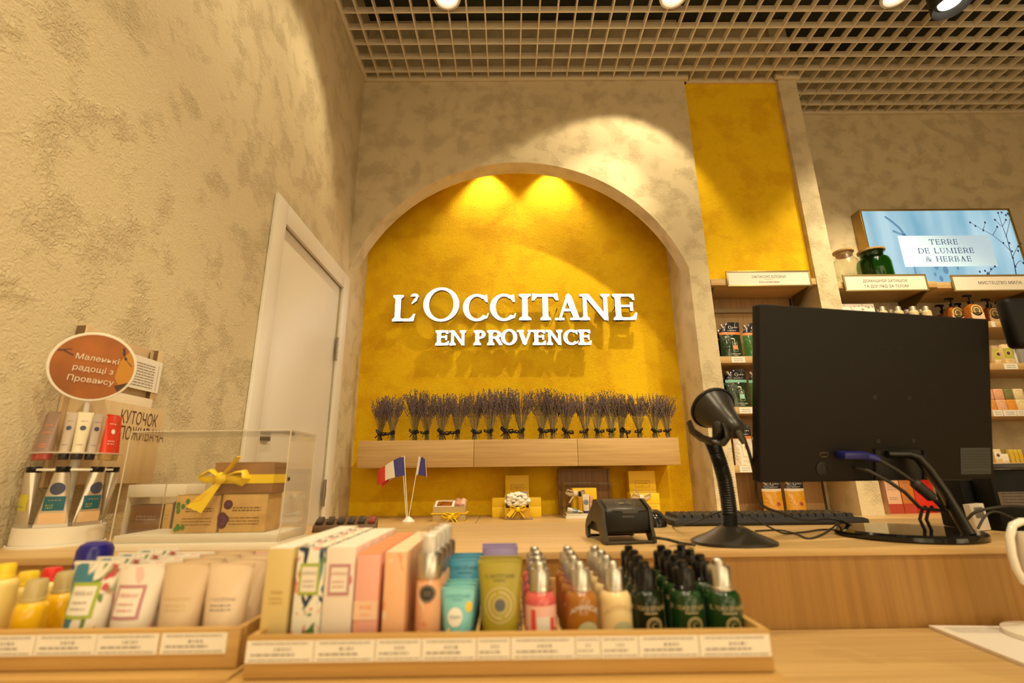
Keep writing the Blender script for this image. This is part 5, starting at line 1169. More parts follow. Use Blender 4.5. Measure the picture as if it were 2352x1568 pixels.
for sx in (-1, 1):
    x_ = sx*(w/2-.003); m.rings([[(x_+dx, .0042, h+.006), (x_+dx, .0958, h+.006), (x_+dx, .0958, zk), (x_+dx, .0042, zt)] for dx in (-.002, .002)])
m.obj('upper_box', STONE, t)
sl = math.atan2(zk-zt, .092); MT = Matrix.Translation((0, .0045, zt-.004)) @ Matrix.Rotation(sl, 4, 'X')
m = MB(); m.m = MT; m.box(-w/2+.006, .001, -.003, w*.14, .094, -.0005); m.obj('paper_tray', PAPER, t)
m = MB(); m.m = MT; m.box(-w*.40, .02, 0, w*.06, .074, .004); m.obj('window', mat('soap_amber', (.32, .10, .012), .12, noise=.6, nscale=60), t)
for k, (x_, mm_) in enumerate(((w*.235, 'rose_wrap'), (w*.395, 'blush_wrap'))):
    m = MB(); m.m = MT @ Matrix.Translation((x_, .01, .004)) @ Matrix.Rotation(-PI/2, 4, 'X'); m.lathe([(.0125, 0), (.0155, .004), (.0155, .07), (.012, .076)], 18); m.obj('roll', mat(mm_, [(.62, .30, .22), (.78, .50, .40)][k], .4), t)
m = MB(); bow(m, (.006, h*.62), 1.1, -.012); bow(m, (.020, h*.85), .9, -.014); m.obj('ribbon', YRIB, t)
# tall box behind, wide box, open basket with the white puff on a wooden block
gift(1160.5, 1214.5, 1091, 2.965, .05, 'tall yellow gift box standing upright behind the white bath puff', .03, (0, .69))
gift(1130.5, 1242.5, 1142.5, 2.86, .055, 'wide yellow gift box behind the open basket with the bath puff', .0, (0, .50))
y = 2.72; a, b = at(1158, 1192, Y=y), at(1224, 1192, Y=y); zt = at(1190, 1189, Y=y).z
t = thing('wooden_block', 'rough wooden block under the open gold gift box', 'block', ((a.x+b.x)/2, y, BT)); w = b.x-a.x
m = MB(); m.box(-w/2, 0, .0004, w/2, .11, zt-BT); m.obj('block', wood('driftwood', (.20, .12, .06), (.45, .30, .16), 'X', 1.2), t, .002)
a, b = at(1160, 1180, Y=2.735), at(1216.5, 1180, Y=2.735); w = b.x-a.x; zb = zt+.0006; hf = at(1190, 1166, Y=2.735).z-zb; hb_ = at(1190, 1136, Y=2.82).z-zb
t = thing('gift_box', 'open gold gift box with a white bath puff and yellow bow', 'gift box', ((a.x+b.x)/2, 2.735, zb))
m = MB(); m.box(-w/2, 0, 0, w/2, .003, hf); m.obj('front', GIFTG, t)
m = MB(); m.box(-w/2, .082, 0, w/2, .085, hb_); m.obj('back', mat('gold_inside', (.30, .17, .03), .5), t)
for sx in (-1, 1):
    m = MB(); x_ = sx*(w/2-.0015); m.rings([[(x_+dx, .0032, 0), (x_+dx, .0818, 0), (x_+dx, .0818, hb_), (x_+dx, .0032, hf)] for dx in (-.0015, .0015)]); m.obj('side', GIFTY, t)
m = MB(); m.box(-w/2+.0032, .0034, .0004, w/2-.0032, .0816, .003); m.obj('bottom', GIFTG, t)
r = random.Random(5); m = MB()
for k in range(110):
    th, ph = r.uniform(0, 2*PI), math.acos(r.uniform(-.8, 1)); s_ = r.uniform(.009, .0165); q = r.uniform(.75, 1)
    m.sphere((w*.47*q*math.sin(ph)*math.cos(th), .024+.038*q*math.sin(ph)*math.sin(th), hf*.92+(hb_-hf*.75)*.5+(hb_-hf)*.62*q*math.cos(ph)), s_, 7, 5, 0, (1.2, 1, .7))
puff_src = m; pf = thing('bath_puff', 'white crumpled bath puff in the open gold gift box', 'bath puff', t.location+Vector((0, 0, .004))); m.obj('netting', mat('puff_white', (.82, .78, .72), .8), pf, angle=80)
m = MB(); bow(m, (.004, hf*.86), 1.15, -.016); m.obj('bow', YRIB, t)
m = MB(); m.m = Matrix.Translation((-.022, -.020, hf*.80)) @ Matrix.Rotation(.75, 4, 'Y'); m.box(-.011, 0, -.042, .011, .0008, 0); m.obj('gift_tag', YRIB, t)
p2 = at(1199, 1129, Y=2.80); t2 = thing('hand_cream_tube', 'purple tube peeking out behind the white bath puff', 'tube', (p2.x, 2.798, zb+.0036)); tube_body(t2, .052, p2.z-zb-.003, LAV, LAV)
# framed wooden board and acrylic case
a, b = at(1280.5, 1076, Y=2.98), at(1398.5, 1076, Y=2.98); w, h = b.x-a.x, a.z-BT
t = thing('wooden_tray', 'dark rimmed oak tray standing upright behind the clear gift case', 'tray', ((a.x+b.x)/2, 2.975, BT))
m = MB(); m.box(-w/2+.012, .008, .001, w/2-.012, .02, h-.012); m.obj('bottom', wood('tray_dark', (.17, .085, .03), (.28, .15, .06), 'Z'), t)
for x0, z0, x1, z1 in ((-w/2, .0005, -w/2+.0118, h), (w/2-.0118, .0005, w/2, h), (-w/2+.012, h-.0118, w/2-.012, h)):
    m = MB(); m.box(x0, 0, z0, x1, .03, z1); m.obj('rim', mat('tray_rim', (.22, .11, .035), .5), t, .001)
y = 2.70; a, b = at(1289, 1190, Y=y), at(1420, 1190, Y=y); zt = at(1330, 1193, Y=y).z
t = thing('wooden_board', 'oak board under the clear gift case behind the card terminal', 'board', ((a.x+b.x)/2, y, BT)); w = b.x-a.x
m = MB(); m.box(-w/2, 0, .0005, w/2, .20, zt-BT); m.obj('board', OAK_X, t, .002)
zb = zt+.0006; y = 2.725; a, b = at(1300, 1185, Y=y), at(1411, 1185, Y=y); zw = at(1340, 1179.5, Y=y).z; ztop = at(1350, 1107, Y=y).z
t = thing('display_case', 'clear acrylic case with white base holding a small gift set behind the card terminal', 'display case', ((a.x+b.x)/2, y, zb))
m = MB(); m.box(a.x, y, zb, b.x, y+.15, zb+(zw-zb)*.55); m.obj('base', SOAPW, t, .001, world=True)
m = MB(); m.box(a.x+.004, y+.004, zb+(zw-zb)*.55+.0003, b.x-.004, y+.146, zw); m.obj('plinth', SOAPW, t, .001, world=True)
clear_case(t, a.x, y, zb+(zw-zb)*.55+.0005, b.x, y+.15, ztop)
zf = zw+.0008
a, b = at(1316, 1150, Y=2.80), at(1372, 1150, Y=2.80); w = b.x-a.x; h = at(1345, 1120.5, Y=2.80).z-zf
t = thing('gift_box', 'yellow gift box with white bow inside the clear case', 'gift box', ((a.x+b.x)/2, 2.80, zf), .10)
m = MB(); m.box(-w/2, 0, 0, w/2, .055, h); m.obj('box', GIFTY, t, .0012)
WRIB = mat('white_ribbon', (.74, .66, .54), .5)
m = MB(); bow(m, (-w*.42, h*.78), 1.35, -.014); m.obj('bow', WRIB, t)
def small(px, y, name, label, cat, fn):
    t2 = thing(name, label, cat, (at(px, 1170, Y=y).x, y, zf)); fn(t2, lambda pyt: at(px, pyt, Y=y).z-zf); return t2
def f1(t2, H): bottle(t2, .0145, H(1140), mat('honey_oil', (.58, .30, .02), .12), BLACKG, caph=H(1129)-H(1140), capr=.007, nub=False)
small(1334, 2.765, 'body_oil', 'honey coloured oil bottle with black cap in the clear case', 'bottle', f1)
def f2(t2, H):
    f = tube_body(t2, .038, H(1135), mat('shea_white', (.78, .73, .64), .3), NAVB, caph=.013); h = H(1135); m = MB()
    for q0, q1 in ((.0145, .0125), (.0108, .0072), (.0052, 0)): dec_disc(m, 0, h*.58, q0, q1, f, 0, n=24)
    dec_lines(m, -.008, .008, [h*.82, h*.27], .0018, f, 0); m.obj('emblem', mat('emblem_blue', (.05, .08, .22), .45), t2)
small(1346.5, 2.752, 'hand_cream_tube', 'white tube with round blue emblem in the clear case', 'tube', f2)
def f3(t2, H): bottle(t2, .0105, H(1154), mat('blush_bottle', (.76, .50, .38), .3), mat('blush_cap', (.74, .36, .28), .35), caph=H(1139)-H(1154), capr=.0095, nub=False)
small(1358.5, 2.765, 'perfume_bottle', 'pink bottle with pink cap in the clear case', 'bottle', f3)
def f4(t2, H): bottle(t2, .0090, H(1161), mat('smoky_bottle', (.10, .07, .05), .2), BLACKG, caph=H(1147)-H(1161), capr=.0085, nub=False)
small(1366, 2.75, 'perfume_bottle', 'tiny black capped bottle in the clear case', 'bottle', f4)
p = at(1321, 1176, Y=2.745); t = thing('hand_cream_tube', 'blue and white tube lying flat in the clear case', 'tube', (p.x, 2.745, zf))
m = MB(); m.m = Matrix.Translation((0, 0, .0135)) @ Matrix.Rotation(.10, 4, 'Z') @ Matrix.Rotation(PI/2+.16, 4, 'Y'); m.rings([[(a_*math.cos(2*PI*j/18), b_*math.sin(2*PI*j/18), z) for j in range(18)] for a_, b_, z in ((.0135, .0135, -.042), (.012, .015, -.02), (.008, .017, .01), (.0012, .019, .042))]); m.obj('tube', mat('sky_white', (.72, .74, .74), .3), t)
m = MB(); m.m = Matrix.Translation((0, 0, .0135)) @ Matrix.Rotation(.10, 4, 'Z') @ Matrix.Rotation(PI/2+.16, 4, 'Y'); m.rings([[(a_*math.cos(2*PI*j/18), b_*math.sin(2*PI*j/18), z) for j in range(18)] for a_, b_, z in ((.0121, .0151, -.016), (.0084, .0172, .012))], cap=False); m.obj('band', mat('sky_blue', (.10, .30, .55), .3), t)
# boxes at the jamb
gift(1443, 1504, 1081, 2.93, .06, 'tall yellow gift box at the pier, behind the bowed one', .02, (0, .70))
t2, w, h = gift(1448.5, 1514, 1132.5, 2.80, .09, 'yellow gift box with white bow behind the mouse', .0, (.22, .42))
m = MB(); bow(m, (-w*.16, h*.82), 1.35, -.014); m.tube([(-w*.16, -.014, h*.82), (-w*.30, -.02, h*1.05), (-w*.33, -.018, h*1.20)], [.004, .010, .009], 6, 0, .3); m.obj('bow', WRIB, t2)

# ================================================================== shelves and what stands on them
BRZ = mat('bracket_bronze', (.16, .115, .045), .4, .6)
def tagstrip(par, px0, px1, y, z0, z1, seed):
    a, b = at(px0, 900, Y=y).x, at(px1, 900, Y=y).x
    m = MB(); m.box(a, y-.0016, z0, b, y-.0004, z1, 0); dec_lines(m, a+(b-a)*.2, b-(b-a)*.15, [z0+(z1-z0)*k for k in (.25, .6)], (z1-z0)*.12, lambda x, z: y-.0016, 1, seed=seed); m.obj('price_tag', [PAPER, INK], par, world=True)
def shelf(label, x0, x1, y0, y1, zt, tags=(), th=.040, br=()):
    t = thing('shelf_board', label, 'shelf', ((x0+x1)/2, y0, zt-th))
    m = MB(); m.box(x0, y0, zt-th, x1, y1, zt); m.obj('board', OAK_X, t, .001, world=True)
    for i, (p0, p1) in enumerate(tags): a = at(p0, 900, Y=y0).x if False else 0; tagstrip(t, p0, p1, y0, zt-.038, zt-.006, i+int(zt*10))
    for x in br:
        m = MB(); m.rings([[(x+dx, y0+.04, zt-th-.0005), (x+dx, y1-.002, zt-th-.0005), (x+dx, y1-.002, zt-th-.12), (x+dx, y1-.02, zt-th-.12)] for dx in (-.004, .004)]); m.obj('bracket', BRZ, t, world=True)
    return t
def tagpx(px0, px1, pyc, y):   # pixel ends taken at the tag's own height
    return at(px0, pyc, Y=y).x, at(px1, pyc, Y=y).x
AX0, AX1 = XP+.004, XQ-.004
shelf('top oak shelf of the pouch niche, under the yellow panel', AX0, AX1, 2.70, 2.731, 2.2285, br=())
t = [o for o in COL.objects if o.get('label') == 'top oak shelf of the pouch niche, under the yellow panel'][0]
m = MB(); m.box(AX0, 2.7315, 2.1885, AX1, 2.952, 2.2285); m.obj('board', OAK_X, t, world=True)
for x in (AX0+.03, AX1-.03):
    m = MB(); m.rings([[(x+dx, 2.735, 2.188), (x+dx, 2.912, 2.188), (x+dx, 2.912, 2.07), (x+dx, 2.895, 2.07)] for dx in (-.004, .004)]); m.obj('bracket', BRZ, t, world=True)
def shelf2(label, zt, x0, x1, y0, y1, tags):
    t = shelf(label, x0, x1, y0, y1, zt)
    for i, (p0, p1, pc) in enumerate(tags):
        a, b = tagpx(p0, p1, pc, y0); m = MB(); z0, z1 = zt-.038, zt-.004; m.box(a, y0-.0016, z0, b, y0-.0004, z1, 0)
        dec_lines(m, a+(b-a)*.2, b-(b-a)*.15, [z0+(z1-z0)*k for k in (.25, .6)], (z1-z0)*.12, lambda x, z: y0-.0016, 1, seed=i+2); m.obj('price_tag', [PAPER, INK], t, world=True)
Z1, Z2, Z3 = 1.749, 1.453, 1.131
shelf2('oak shelf holding green refill pouches with orange bands', Z1, AX0, AX1, 2.72, 2.930, [(1679, 1710, 818), (1735, 1762, 818)])
shelf2('oak shelf holding green refill pouches with aqua bands', Z2, AX0, AX1, 2.72, 2.930, [(1697, 1727, 934)])
shelf2('oak shelf holding the white and red refill pouches', Z3, AX0, AX1, 2.72, 2.930, [(1698, 1726, 1069)])
def foil(name, col, rough):
    m_ = mat(name, col, rough, coat=.4); nt = m_.node_tree; tc = nt.nodes.new('ShaderNodeTexCoord'); n_ = nt.nodes.new('ShaderNodeTexNoise'); bp = nt.nodes.new('ShaderNodeBump')
    n_.inputs['Scale'].default_value = 16; n_.inputs['Detail'].default_value = 2; n_.inputs['Distortion'].default_value = 1.5; bp.inputs['Strength'].default_value = .7; bp.inputs['Distance'].default_value = .012
    nt.links.new(tc.outputs['Object'], n_.inputs['Vector']); nt.links.new(n_.outputs['Fac'], bp.inputs['Height']); nt.links.new(bp.outputs[0], nt.nodes['Principled BSDF'].inputs['Normal']); return m_
FOILN = foil('navy_foil', (.014, .014, .030), .14); FOILG = foil('dark_green_foil', (.010, .030, .010), .12); FOILB = foil('bright_green_foil', (.03, .13, .02), .12); ORS = mat('orange_band', (.70, .20, .04), .4); AQS = mat('aqua_band', (.22, .55, .48), .4)
FOILW = foil('white_foil', (.74, .66, .56), .3); FOILR = foil('red_foil', (.38, .06, .01), .14); FOILA = foil('amber_foil', (.55, .27, .012), .13); WHS = mat('white_band', (.72, .64, .55), .4); WPR = mat('white_print', (.74, .70, .64), .5)
PCH = {}
def pouch(label, px0, px1, pyt, y, zb, top, band, body, emblem, ink=None, grp=None, rot=0.0, src=None):
    a, b = at(px0, pyt+40, Y=y), at(px1, pyt+40, Y=y); w, h = b.x-a.x, at((px0+px1)/2, pyt, Y=y).z-zb; loc = ((a.x+b.x)/2, y, zb)
    if src: return dup(src, loc, label, rotz=rot)
    t2 = thing('refill_pouch', label, 'pouch', loc, rot, grp); n, k = 12, 14; r = random.Random(len(label)); sd = r.uniform(0, 9)
    def dep(u, v): return .024*(1-abs(2*u-1)**3)*(1-v**2.2)*(.55+.45*(1-v))+.0018*math.sin(9*u+sd)*math.sin(11*v+sd)*(1-abs(2*u-1))
    def xw(u, v):
        x = (u-.5)*w*(1-.05*math.sin(v*PI)); 
        if v > .72: x = max(x, -w/2+w*.42*((v-.72)/.28)**.9)
        return x
    m = MB(); vs = []
    for side in (-1, 1):
        base = m.pts([(xw(i/n, j/k), side*(dep(i/n, j/k)+.0006), h*j/k) for j in range(k+1) for i in range(n+1)])
        for j in range(k):
            for i in range(n):
                q = [base+j*(n+1)+i, base+j*(n+1)+i+1, base+(j+1)*(n+1)+i+1, base+(j+1)*(n+1)+i]
                m.f.append(tuple(q) if side < 0 else tuple(reversed(q))); v = (j+.5)/k; m.mi.append(0 if v > .70 else (1 if v > .63 else 2))
    m.obj('bag', [top, band, body], t2, fix=False, angle=60)
    f = lambda x, z: -(dep(min(1, max(0, x/w+.5)), min(1, max(0, z/h)))+.0012)
    m = MB(); m.m = Matrix.Translation((-w*.28, 0, h*.865)) @ Matrix.Rotation(-.6, 4, 'Y'); m.lathe([(.007, -.012), (.007, .004)], 12); m.lathe([(.0095, .004), (.0095, .018), (.008, .0195)], 14); m.obj('spout', mat('spout_metal', (.55, .50, .44), .3, .7), t2)
    m = MB(); dec_polys(m, roman('C', .022)[0], w*.04, h*.80, f, 0); dec_lines(m, w*.08, w*.40, [h*.83], h*.035, f, 0, seed=4); dec_lines(m, -w*.1, w*.3, [h*.75], h*.014, f, 0, seed=6)
    dec_polys(m, roman("L'OCCITANE", h*.030, .08)[0], w*.10, h*.085, f, 0 if ink is None else 2); dec_lines(m, -w*.0, w*.2, [h*.055], h*.012, f, 0 if ink is None else 2, seed=7)
    if emblem == 'pump':
        dec_rect(m, w*.02, h*.17, w*.24, h*.45, f, 0, EPS, 5, 3); dec_rect(m, w*.03, h*.175, w*.23, h*.445, f, 4, EPS*2, 5, 3); dec_rect(m, w*.03, h*.22, w*.23, h*.34, f, 1, EPS*3, 5, 2); dec_disc(m, w*.13, h*.385, w*.055, w*.03, f, 0, EPS*3, 14, k=1); dec_lines(m, w*.05, w*.2, [h*.30, h*.27], h*.012, f, 0, EPS*4, seed=3); dec_rect(m, w*.115, h*.45, w*.145, h*.50, f, 0, EPS, 2, 2); dec_polys(m, [[(w*.15, h*.50), (w*.15, h*.525), (w*.05, h*.545), (-w*.02, h*.53), (-w*.02, h*.52)]], 0, 0, f, 0)
    elif emblem == 'seal':
        dec_disc(m, w*.18, h*.30, w*.14, 0, f, 1, EPS, 20); dec_disc(m, w*.18, h*.30, w*.085, w*.05, f, 3, EPS*2, 20); dec_disc(m, w*.18, h*.30, w*.03, 0, f, 3, EPS*2, 12)
    elif emblem == 'frame':
        for q in ((-.14, .20, .30, .205), (-.14, .545, .30, .55), (-.14, .20, -.13, .55), (.29, .20, .30, .55)): dec_rect(m, w*q[0], h*q[1], w*q[2], h*q[3], f, 2, EPS, 3, 3)
        dec_disc(m, w*.10, h*.44, w*.11, 0, f, 1, EPS*2, 18); dec_disc(m, w*.10, h*.44, w*.05, 0, f, 3, EPS*3, 12)
    m.obj('print', [WPR, band if emblem != 'seal' and emblem != 'frame' else ORS, ink or WPR, INKD, FOILG], t2)
    return t2
yp = 2.775
pouch('dark green refill pouch with orange band beside the pier', 1652, 1702, 740, yp, Z1, FOILN, ORS, FOILG, 'pump', grp='orange banded pouches')
pouch('bright green refill pouch with orange band half hidden by the monitor', 1706, 1754, 742, yp, Z1, FOILN, ORS, FOILB, 'pump')
pouch('dark green refill pouch tucked behind the pier on the orange band shelf', 1640, 1672, 757, 2.85, Z1, FOILN, ORS, FOILG, None)
pouch('dark green refill pouch with aqua band beside the pier', 1666, 1717, 847, yp, Z2, FOILN, AQS, FOILG, 'pump')
pouch('bright green refill pouch with aqua band half hidden by the monitor', 1720, 1768, 848, yp, Z2, FOILN, AQS, FOILB, 'pump')
pouch('dark green refill pouch tucked behind the pier on the aqua band shelf', 1656, 1690, 856, 2.85, Z2, FOILN, AQS, FOILG, None)
pouch('white refill pouch with orange seal behind the scanner cable', 1683, 1728, 975, yp, Z3, FOILN, ORS, FOILW, 'frame', INK)
pouch('red refill pouch beside the white pouch', 1728, 1776, 978, yp, Z3, FOILN, WHS, FOILR, None)
s1 = pouch('amber refill pouch under the monitor, the one nearer the scanner', 1750, 1797, 1098, 2.80, BT+.0005, FOILN, WHS, FOILA, 'seal', grp='amber refill pouches')
pouch('amber refill pouch under the monitor, the one nearer the monitor foot', 1802, 1849, 1098, 2.80, BT+.0005, FOILN, WHS, FOILA, 'seal', src=s1)

# right-hand shelves
RX0, RX1 = XR+.004, 3.45; XS = at(2152, 652, Y=2.765).x
for i, (xa, xb) in enumerate(((RX0, XS-.001), (XS+.001, RX1))):
    t = thing('shelf_board', ['top oak shelf carrying the two jars', 'top oak shelf under the lit screen, beyond the seam'][i], 'shelf', ((xa+xb)/2, 2.765, 2.19))
    m = MB(); z = 2.2285-(.004 if i else 0); m.box(xa, 2.765+.004*i, z-.04, xb, 3.037, z); m.obj('board', OAK_X, t, .001, world=True)
    for x in ((xb-.03,) if i == 0 else (at(2330, 660, Y=2.9).x,)):
        m = MB(); m.rings([[(x+dx, 2.80, z-.0405), (x+dx, 3.036, z-.0405), (x+dx, 3.036, z-.16), (x+dx, 3.018, z-.16)] for dx in (-.005, .005)]); m.obj('bracket', BRZ, t, world=True)
RA, RB, RC, RD = 1.961, 1.700, 1.426, 1.130
shelf2('oak shelf carrying the amber soap pumps', RA, RX0, RX1, 2.75, 3.037, [(2276, 2284, 741), (2330, 2350, 741)])
shelf2('oak shelf carrying the green boxed soaps', RB, RX0, RX1, 2.75, 3.037, [(2305, 2336, 838)])
shelf2('oak shelf carrying the stacked bare soap bars', RC, RX0, RX1, 2.75, 3.037, [(2280, 2302, 946), (2304, 2334, 947), (2335, 2356, 946)])
shelf2('lowest oak shelf carrying small yellow soap cartons', RD, RX0, RX1, 2.75, 3.037, [(2284, 2318, 1067)])

# sign plates on the shelf edges
BRONZ = mat('sign_frame_bronze', (.34, .26, .10), .35, .5)
def sign_plate(label, px0, px1, py0, py1, y, lines):
    pm = (py0+py1)/2; a, b = at(px0, pm, Y=y), at(px1, pm, Y=y); pc = (px0+px1)/2; z1, z0 = at(pc, py0, Y=y).z, at(pc, py1, Y=y).z; w, h = b.x-a.x, z1-z0
    t2 = thing('shelf_sign', label, 'sign', ((a.x+b.x)/2, y, z0)); e = .009
    for k, (x0, zz0, x1, zz1) in enumerate(((-w/2, 0, w/2, e), (-w/2, h-e, w/2, h), (-w/2, e+.0002, -w/2+e, h-e-.0002), (w/2-e, e+.0002, w/2, h-e-.0002))):
        m = MB(); m.box(x0, 0, zz0, x1, .010, zz1); m.obj('frame', BRONZ, t2, .001)
    m = MB(); m.box(-w/2+e, .003, e, w/2-e, .006, h-e); m.obj('card', mat('sign_card', (.82, .76, .68), .5), t2)
    m = MB()
    for tx, cz, ch in lines: dec_polys(m, sans(tx, h*ch), 0, h*cz, lambda x, z: .003)
    if len(lines) == 2 and lines[1][2] < .14: dec_rect(m, -w*.05, h*.44, w*.05, h*.452, lambda x, z: .003, n=1, m=1)
    m.obj('lettering', mat('sign_ink', (.05, .045, .05), .5), t2)
sign_plate('bronze framed sign ЗАПАСНІ БЛОКИ under the yellow panel', 1669.5, 1863, 621, 657, 2.686, [('ЗАПАСНІ БЛОКИ', .53, .17), ('Еко-упаковка', .22, .13)])
sign_plate('bronze framed sign ДОМАШНІЙ ЗАТИШОК below the jars', 1939, 2131, 629.5, 668, 2.748, [('ДОМАШНІЙ ЗАТИШОК', .54, .155), ('ТА ДОГЛЯД ЗА ТІЛОМ', .22, .155)])
sign_plate('bronze framed sign МИСТЕЦТВО МИЛА below the lit screen', 2188, 2408, 630, 668, 2.752, [('МИСТЕЦТВО МИЛА', .42, .18)])

# lit screen
ty = 2.95; a, b = at(1973.5, 481, Y=ty), at(2318, 478, Y=ty); tx0, tx1, tz1, tz0 = a.x, b.x, (a.z+b.z)/2, 2.2285+.004
t = thing('display_screen', 'lit blue advertising screen with a dark flower sprig above the soap shelves', 'screen', ((tx0+tx1)/2, ty, tz0))
m = MB(); e = .012; GOLDF = mat('gold_bezel', (.42, .27, .07), .25, .8)
for x0, z0, x1, z1 in ((tx0, tz0, tx1, tz0+e), (tx0, tz1-e, tx1, tz1), (tx0, tz0+e+.0002, tx0+e, tz1-e-.0002), (tx1-e, tz0+e+.0002, tx1, tz1-e-.0002)):
    m = MB(); m.box(x0, ty, z0, x1, 3.036, z1); m.obj('bezel', GOLDF, t, .001, world=True)
def screen_mat():
    m_, nt, b = new_mat('lit_blue_picture'); N = nt.nodes.new; L = nt.links.new
    tc = N('ShaderNodeTexCoord'); mp_ = N('ShaderNodeMapping'); mp_.inputs['Scale'].default_value = (5.5, 1, 1.1); L(tc.outputs['Object'], mp_.inputs['Vector'])
    n = N('ShaderNodeTexNoise'); n.inputs['Scale'].default_value = 1.3; n.inputs['Detail'].default_value = 1.5; L(mp_.outputs[0], n.inputs['Vector'])
    r = N('ShaderNodeValToRGB'); r.color_ramp.elements[0].position = .32; r.color_ramp.elements[1].position = .68
    r.color_ramp.elements[0].color = (.22, .50, .66, 1); r.color_ramp.elements[1].color = (.55, .80, .90, 1); L(n.outputs['Fac'], r.inputs[0])
    L(r.outputs[0], b.inputs['Emission Color']); b.inputs['Emission Strength'].default_value = .68; b.inputs['Base Color'].default_value = (.01, .01, .01, 1); b.inputs['Roughness'].default_value = .2
    return m_
m = MB(); m.box(tx0+e, ty+.006, tz0+e, tx1-e, ty+.012, tz1-e); m.obj('picture', screen_mat(), t, world=True)
fs = lambda x, z: ty+.006
def sp(px, py): q = at(px, py, Y=ty+.006); return q.x, q.z
q0, q1 = sp(2062, 577), sp(2288, 577); zt_, zb_ = sp(2167, 541)[1], sp(2175, 612)[1]; cx0, cx1 = sp(2070, 577)[0], sp(2282, 577)[0]
m = MB(); dec_rect(m, cx0, zb_, cx1, zt_, fs, n=1, m=1, eps=.0010); m.obj('text_panel', mat('panel_lit', (.42, .58, .68), .4, emit=.62), t, world=True)
m = MB()
for tx, px, py, hh in (('TERRE', 2168, 555.5, 12), ('DE LUMIÈRE', 2174, 575.5, 12), ('& HERBAE', 2180, 594.5, 12)):
    x, z = sp(px, py+hh/2); z1 = sp(px, py-hh/2)[1]; dec_polys(m, roman(tx, z1-z, .20)[0], x, z, fs, eps=.0016)
m.obj('lettering', mat('screen_ink', (.03, .05, .16), .4, emit=.5), t, world=True)
SPR = mat('screen_sprig', (.035, .035, .11), .4, emit=.5); BLUR = mat('screen_haze', (.07, .17, .36), .4, emit=.45)
def stroke(mb, pts, w0, w1, eps):
    P = [Vector((*sp(*p_),)) for p_ in pts]
    for i in range(len(P)-1):
        d = (P[i+1]-P[i]); nn = Vector((-d.y, d.x)).normalized(); wa = w0+(w1-w0)*i/(len(P)-1); wb = w0+(w1-w0)*(i+1)/(len(P)-1)
        q = [P[i]-nn*wa, P[i]+nn*wa, P[i+1]+nn*wb, P[i+1]-nn*wb]; mb.poly([(v.x, fs(0, 0)-eps, v.y) for v in q])
m = MB(); stroke(m, [(2032, 497), (2050, 510), (2066, 524), (2078, 540)], .006, .010, .0004); stroke(m, [(2050, 530), (2065, 536), (2082, 541)], .008, .006, .0004); stroke(m, [(2100, 612), (2104, 630), (2106, 650)], .006, .006, .0004)
for px, py, r in ((2150, 612, .024), (2172, 620, .030), (2162, 640, .022), (2148, 630, .014), (2270, 630, .02), (2200, 616, .012)): x, z = sp(px, py); dec_disc(m, x, z, r, 0, fs, eps=.0005, n=16, sx=.6)
m.obj('picture_haze', BLUR, t, world=True)
m = MB(); BR_ = [[(2334, 632), (2328, 600), (2320, 575), (2312, 545), (2302, 520), (2296, 500), (2292, 490)], [(2320, 575), (2300, 556), (2280, 540), (2258, 528), (2240, 518), (2228, 511)], [(2310, 545), (2316, 520), (2320, 500), (2314, 492)], [(2302, 520), (2310, 505)], [(2325, 590), (2338, 565), (2344, 560)],
        [(2258, 528), (2262, 512)], [(2280, 540), (2290, 522)], [(2300, 520), (2285, 505)], [(2332, 610), (2342, 598), (2350, 604)], [(2268, 632), (2276, 620), (2285, 612)]]
for k, q in enumerate(BR_): stroke(m, q, .0035 if k == 0 else .0020, .0012, .0012)
for px, py in ((2228, 511), (2240, 519), (2258, 529), (2262, 511), (2290, 521), (2285, 505), (2292, 489), (2300, 488), (2314, 491), (2310, 494), (2310, 505), (2322, 500), (2344, 559), (2338, 566), (2318, 558), (2324, 577), (2304, 558), (2350, 604), (2326, 592), (2285, 612), (2268, 630), (2276, 618), (2262, 622), (2338, 576), (2332, 612), (2250, 624)):
    x, z = sp(px, py); dec_disc(m, x, z, .0085, 0, fs, eps=.0014, n=10, k=1, sx=.8)
m.obj('printed_sprig', SPR, t, world=True)

# jars on the top shelf
def jar(label, px0, px1, py0, mt, y):
    a, b = at(px0, 615, Y=y), at(px1, 615, Y=y); r = (b.x-a.x)/2; zt = at((px0+px1)/2, py0, Y=y).z; z0 = 2.2290; H = zt-z0
    t2 = thing('glass_jar', label, 'jar', ((a.x+b.x)/2, y, z0))
    m = MB(); m.lathe([(.0001, .001), (r*.9, 0), (r, .012), (r, H*.60), (r*.93, H*.72), (r*.66, H*.80), (r*.66, H*.90), (r*.74, H*.93), (r*.66, H*.94), (r*.62, H*.80), (r*.88, H*.71), (r*.95, H*.58), (r*.95, .016), (.0001, .010)], 36, cap=False); m.obj('glass', mt, t2, angle=50)
    m = MB(); m.lathe([(r*.60, H*.86), (r*.60, H*.945), (r*.80, H*.948), (r*.82, H*.99), (r*.76, H), (.0001, H)], 28, cap=True); m.obj('cork_lid', mat('cork', (.52, .33, .15), .8, noise=.3, nscale=90), t2)
jar('clear glass jar with cork lid on the top shelf beside the pillar', 1918, 1970, 577, clear('jar_glass', (.97, .97, .93), 1.5, .01), 2.87)
jar('green glass jar with cork lid on the top shelf before the lit screen', 1975, 2042, 576, clear('jar_green', (.16, .52, .13), 1.5, .02), 2.86)
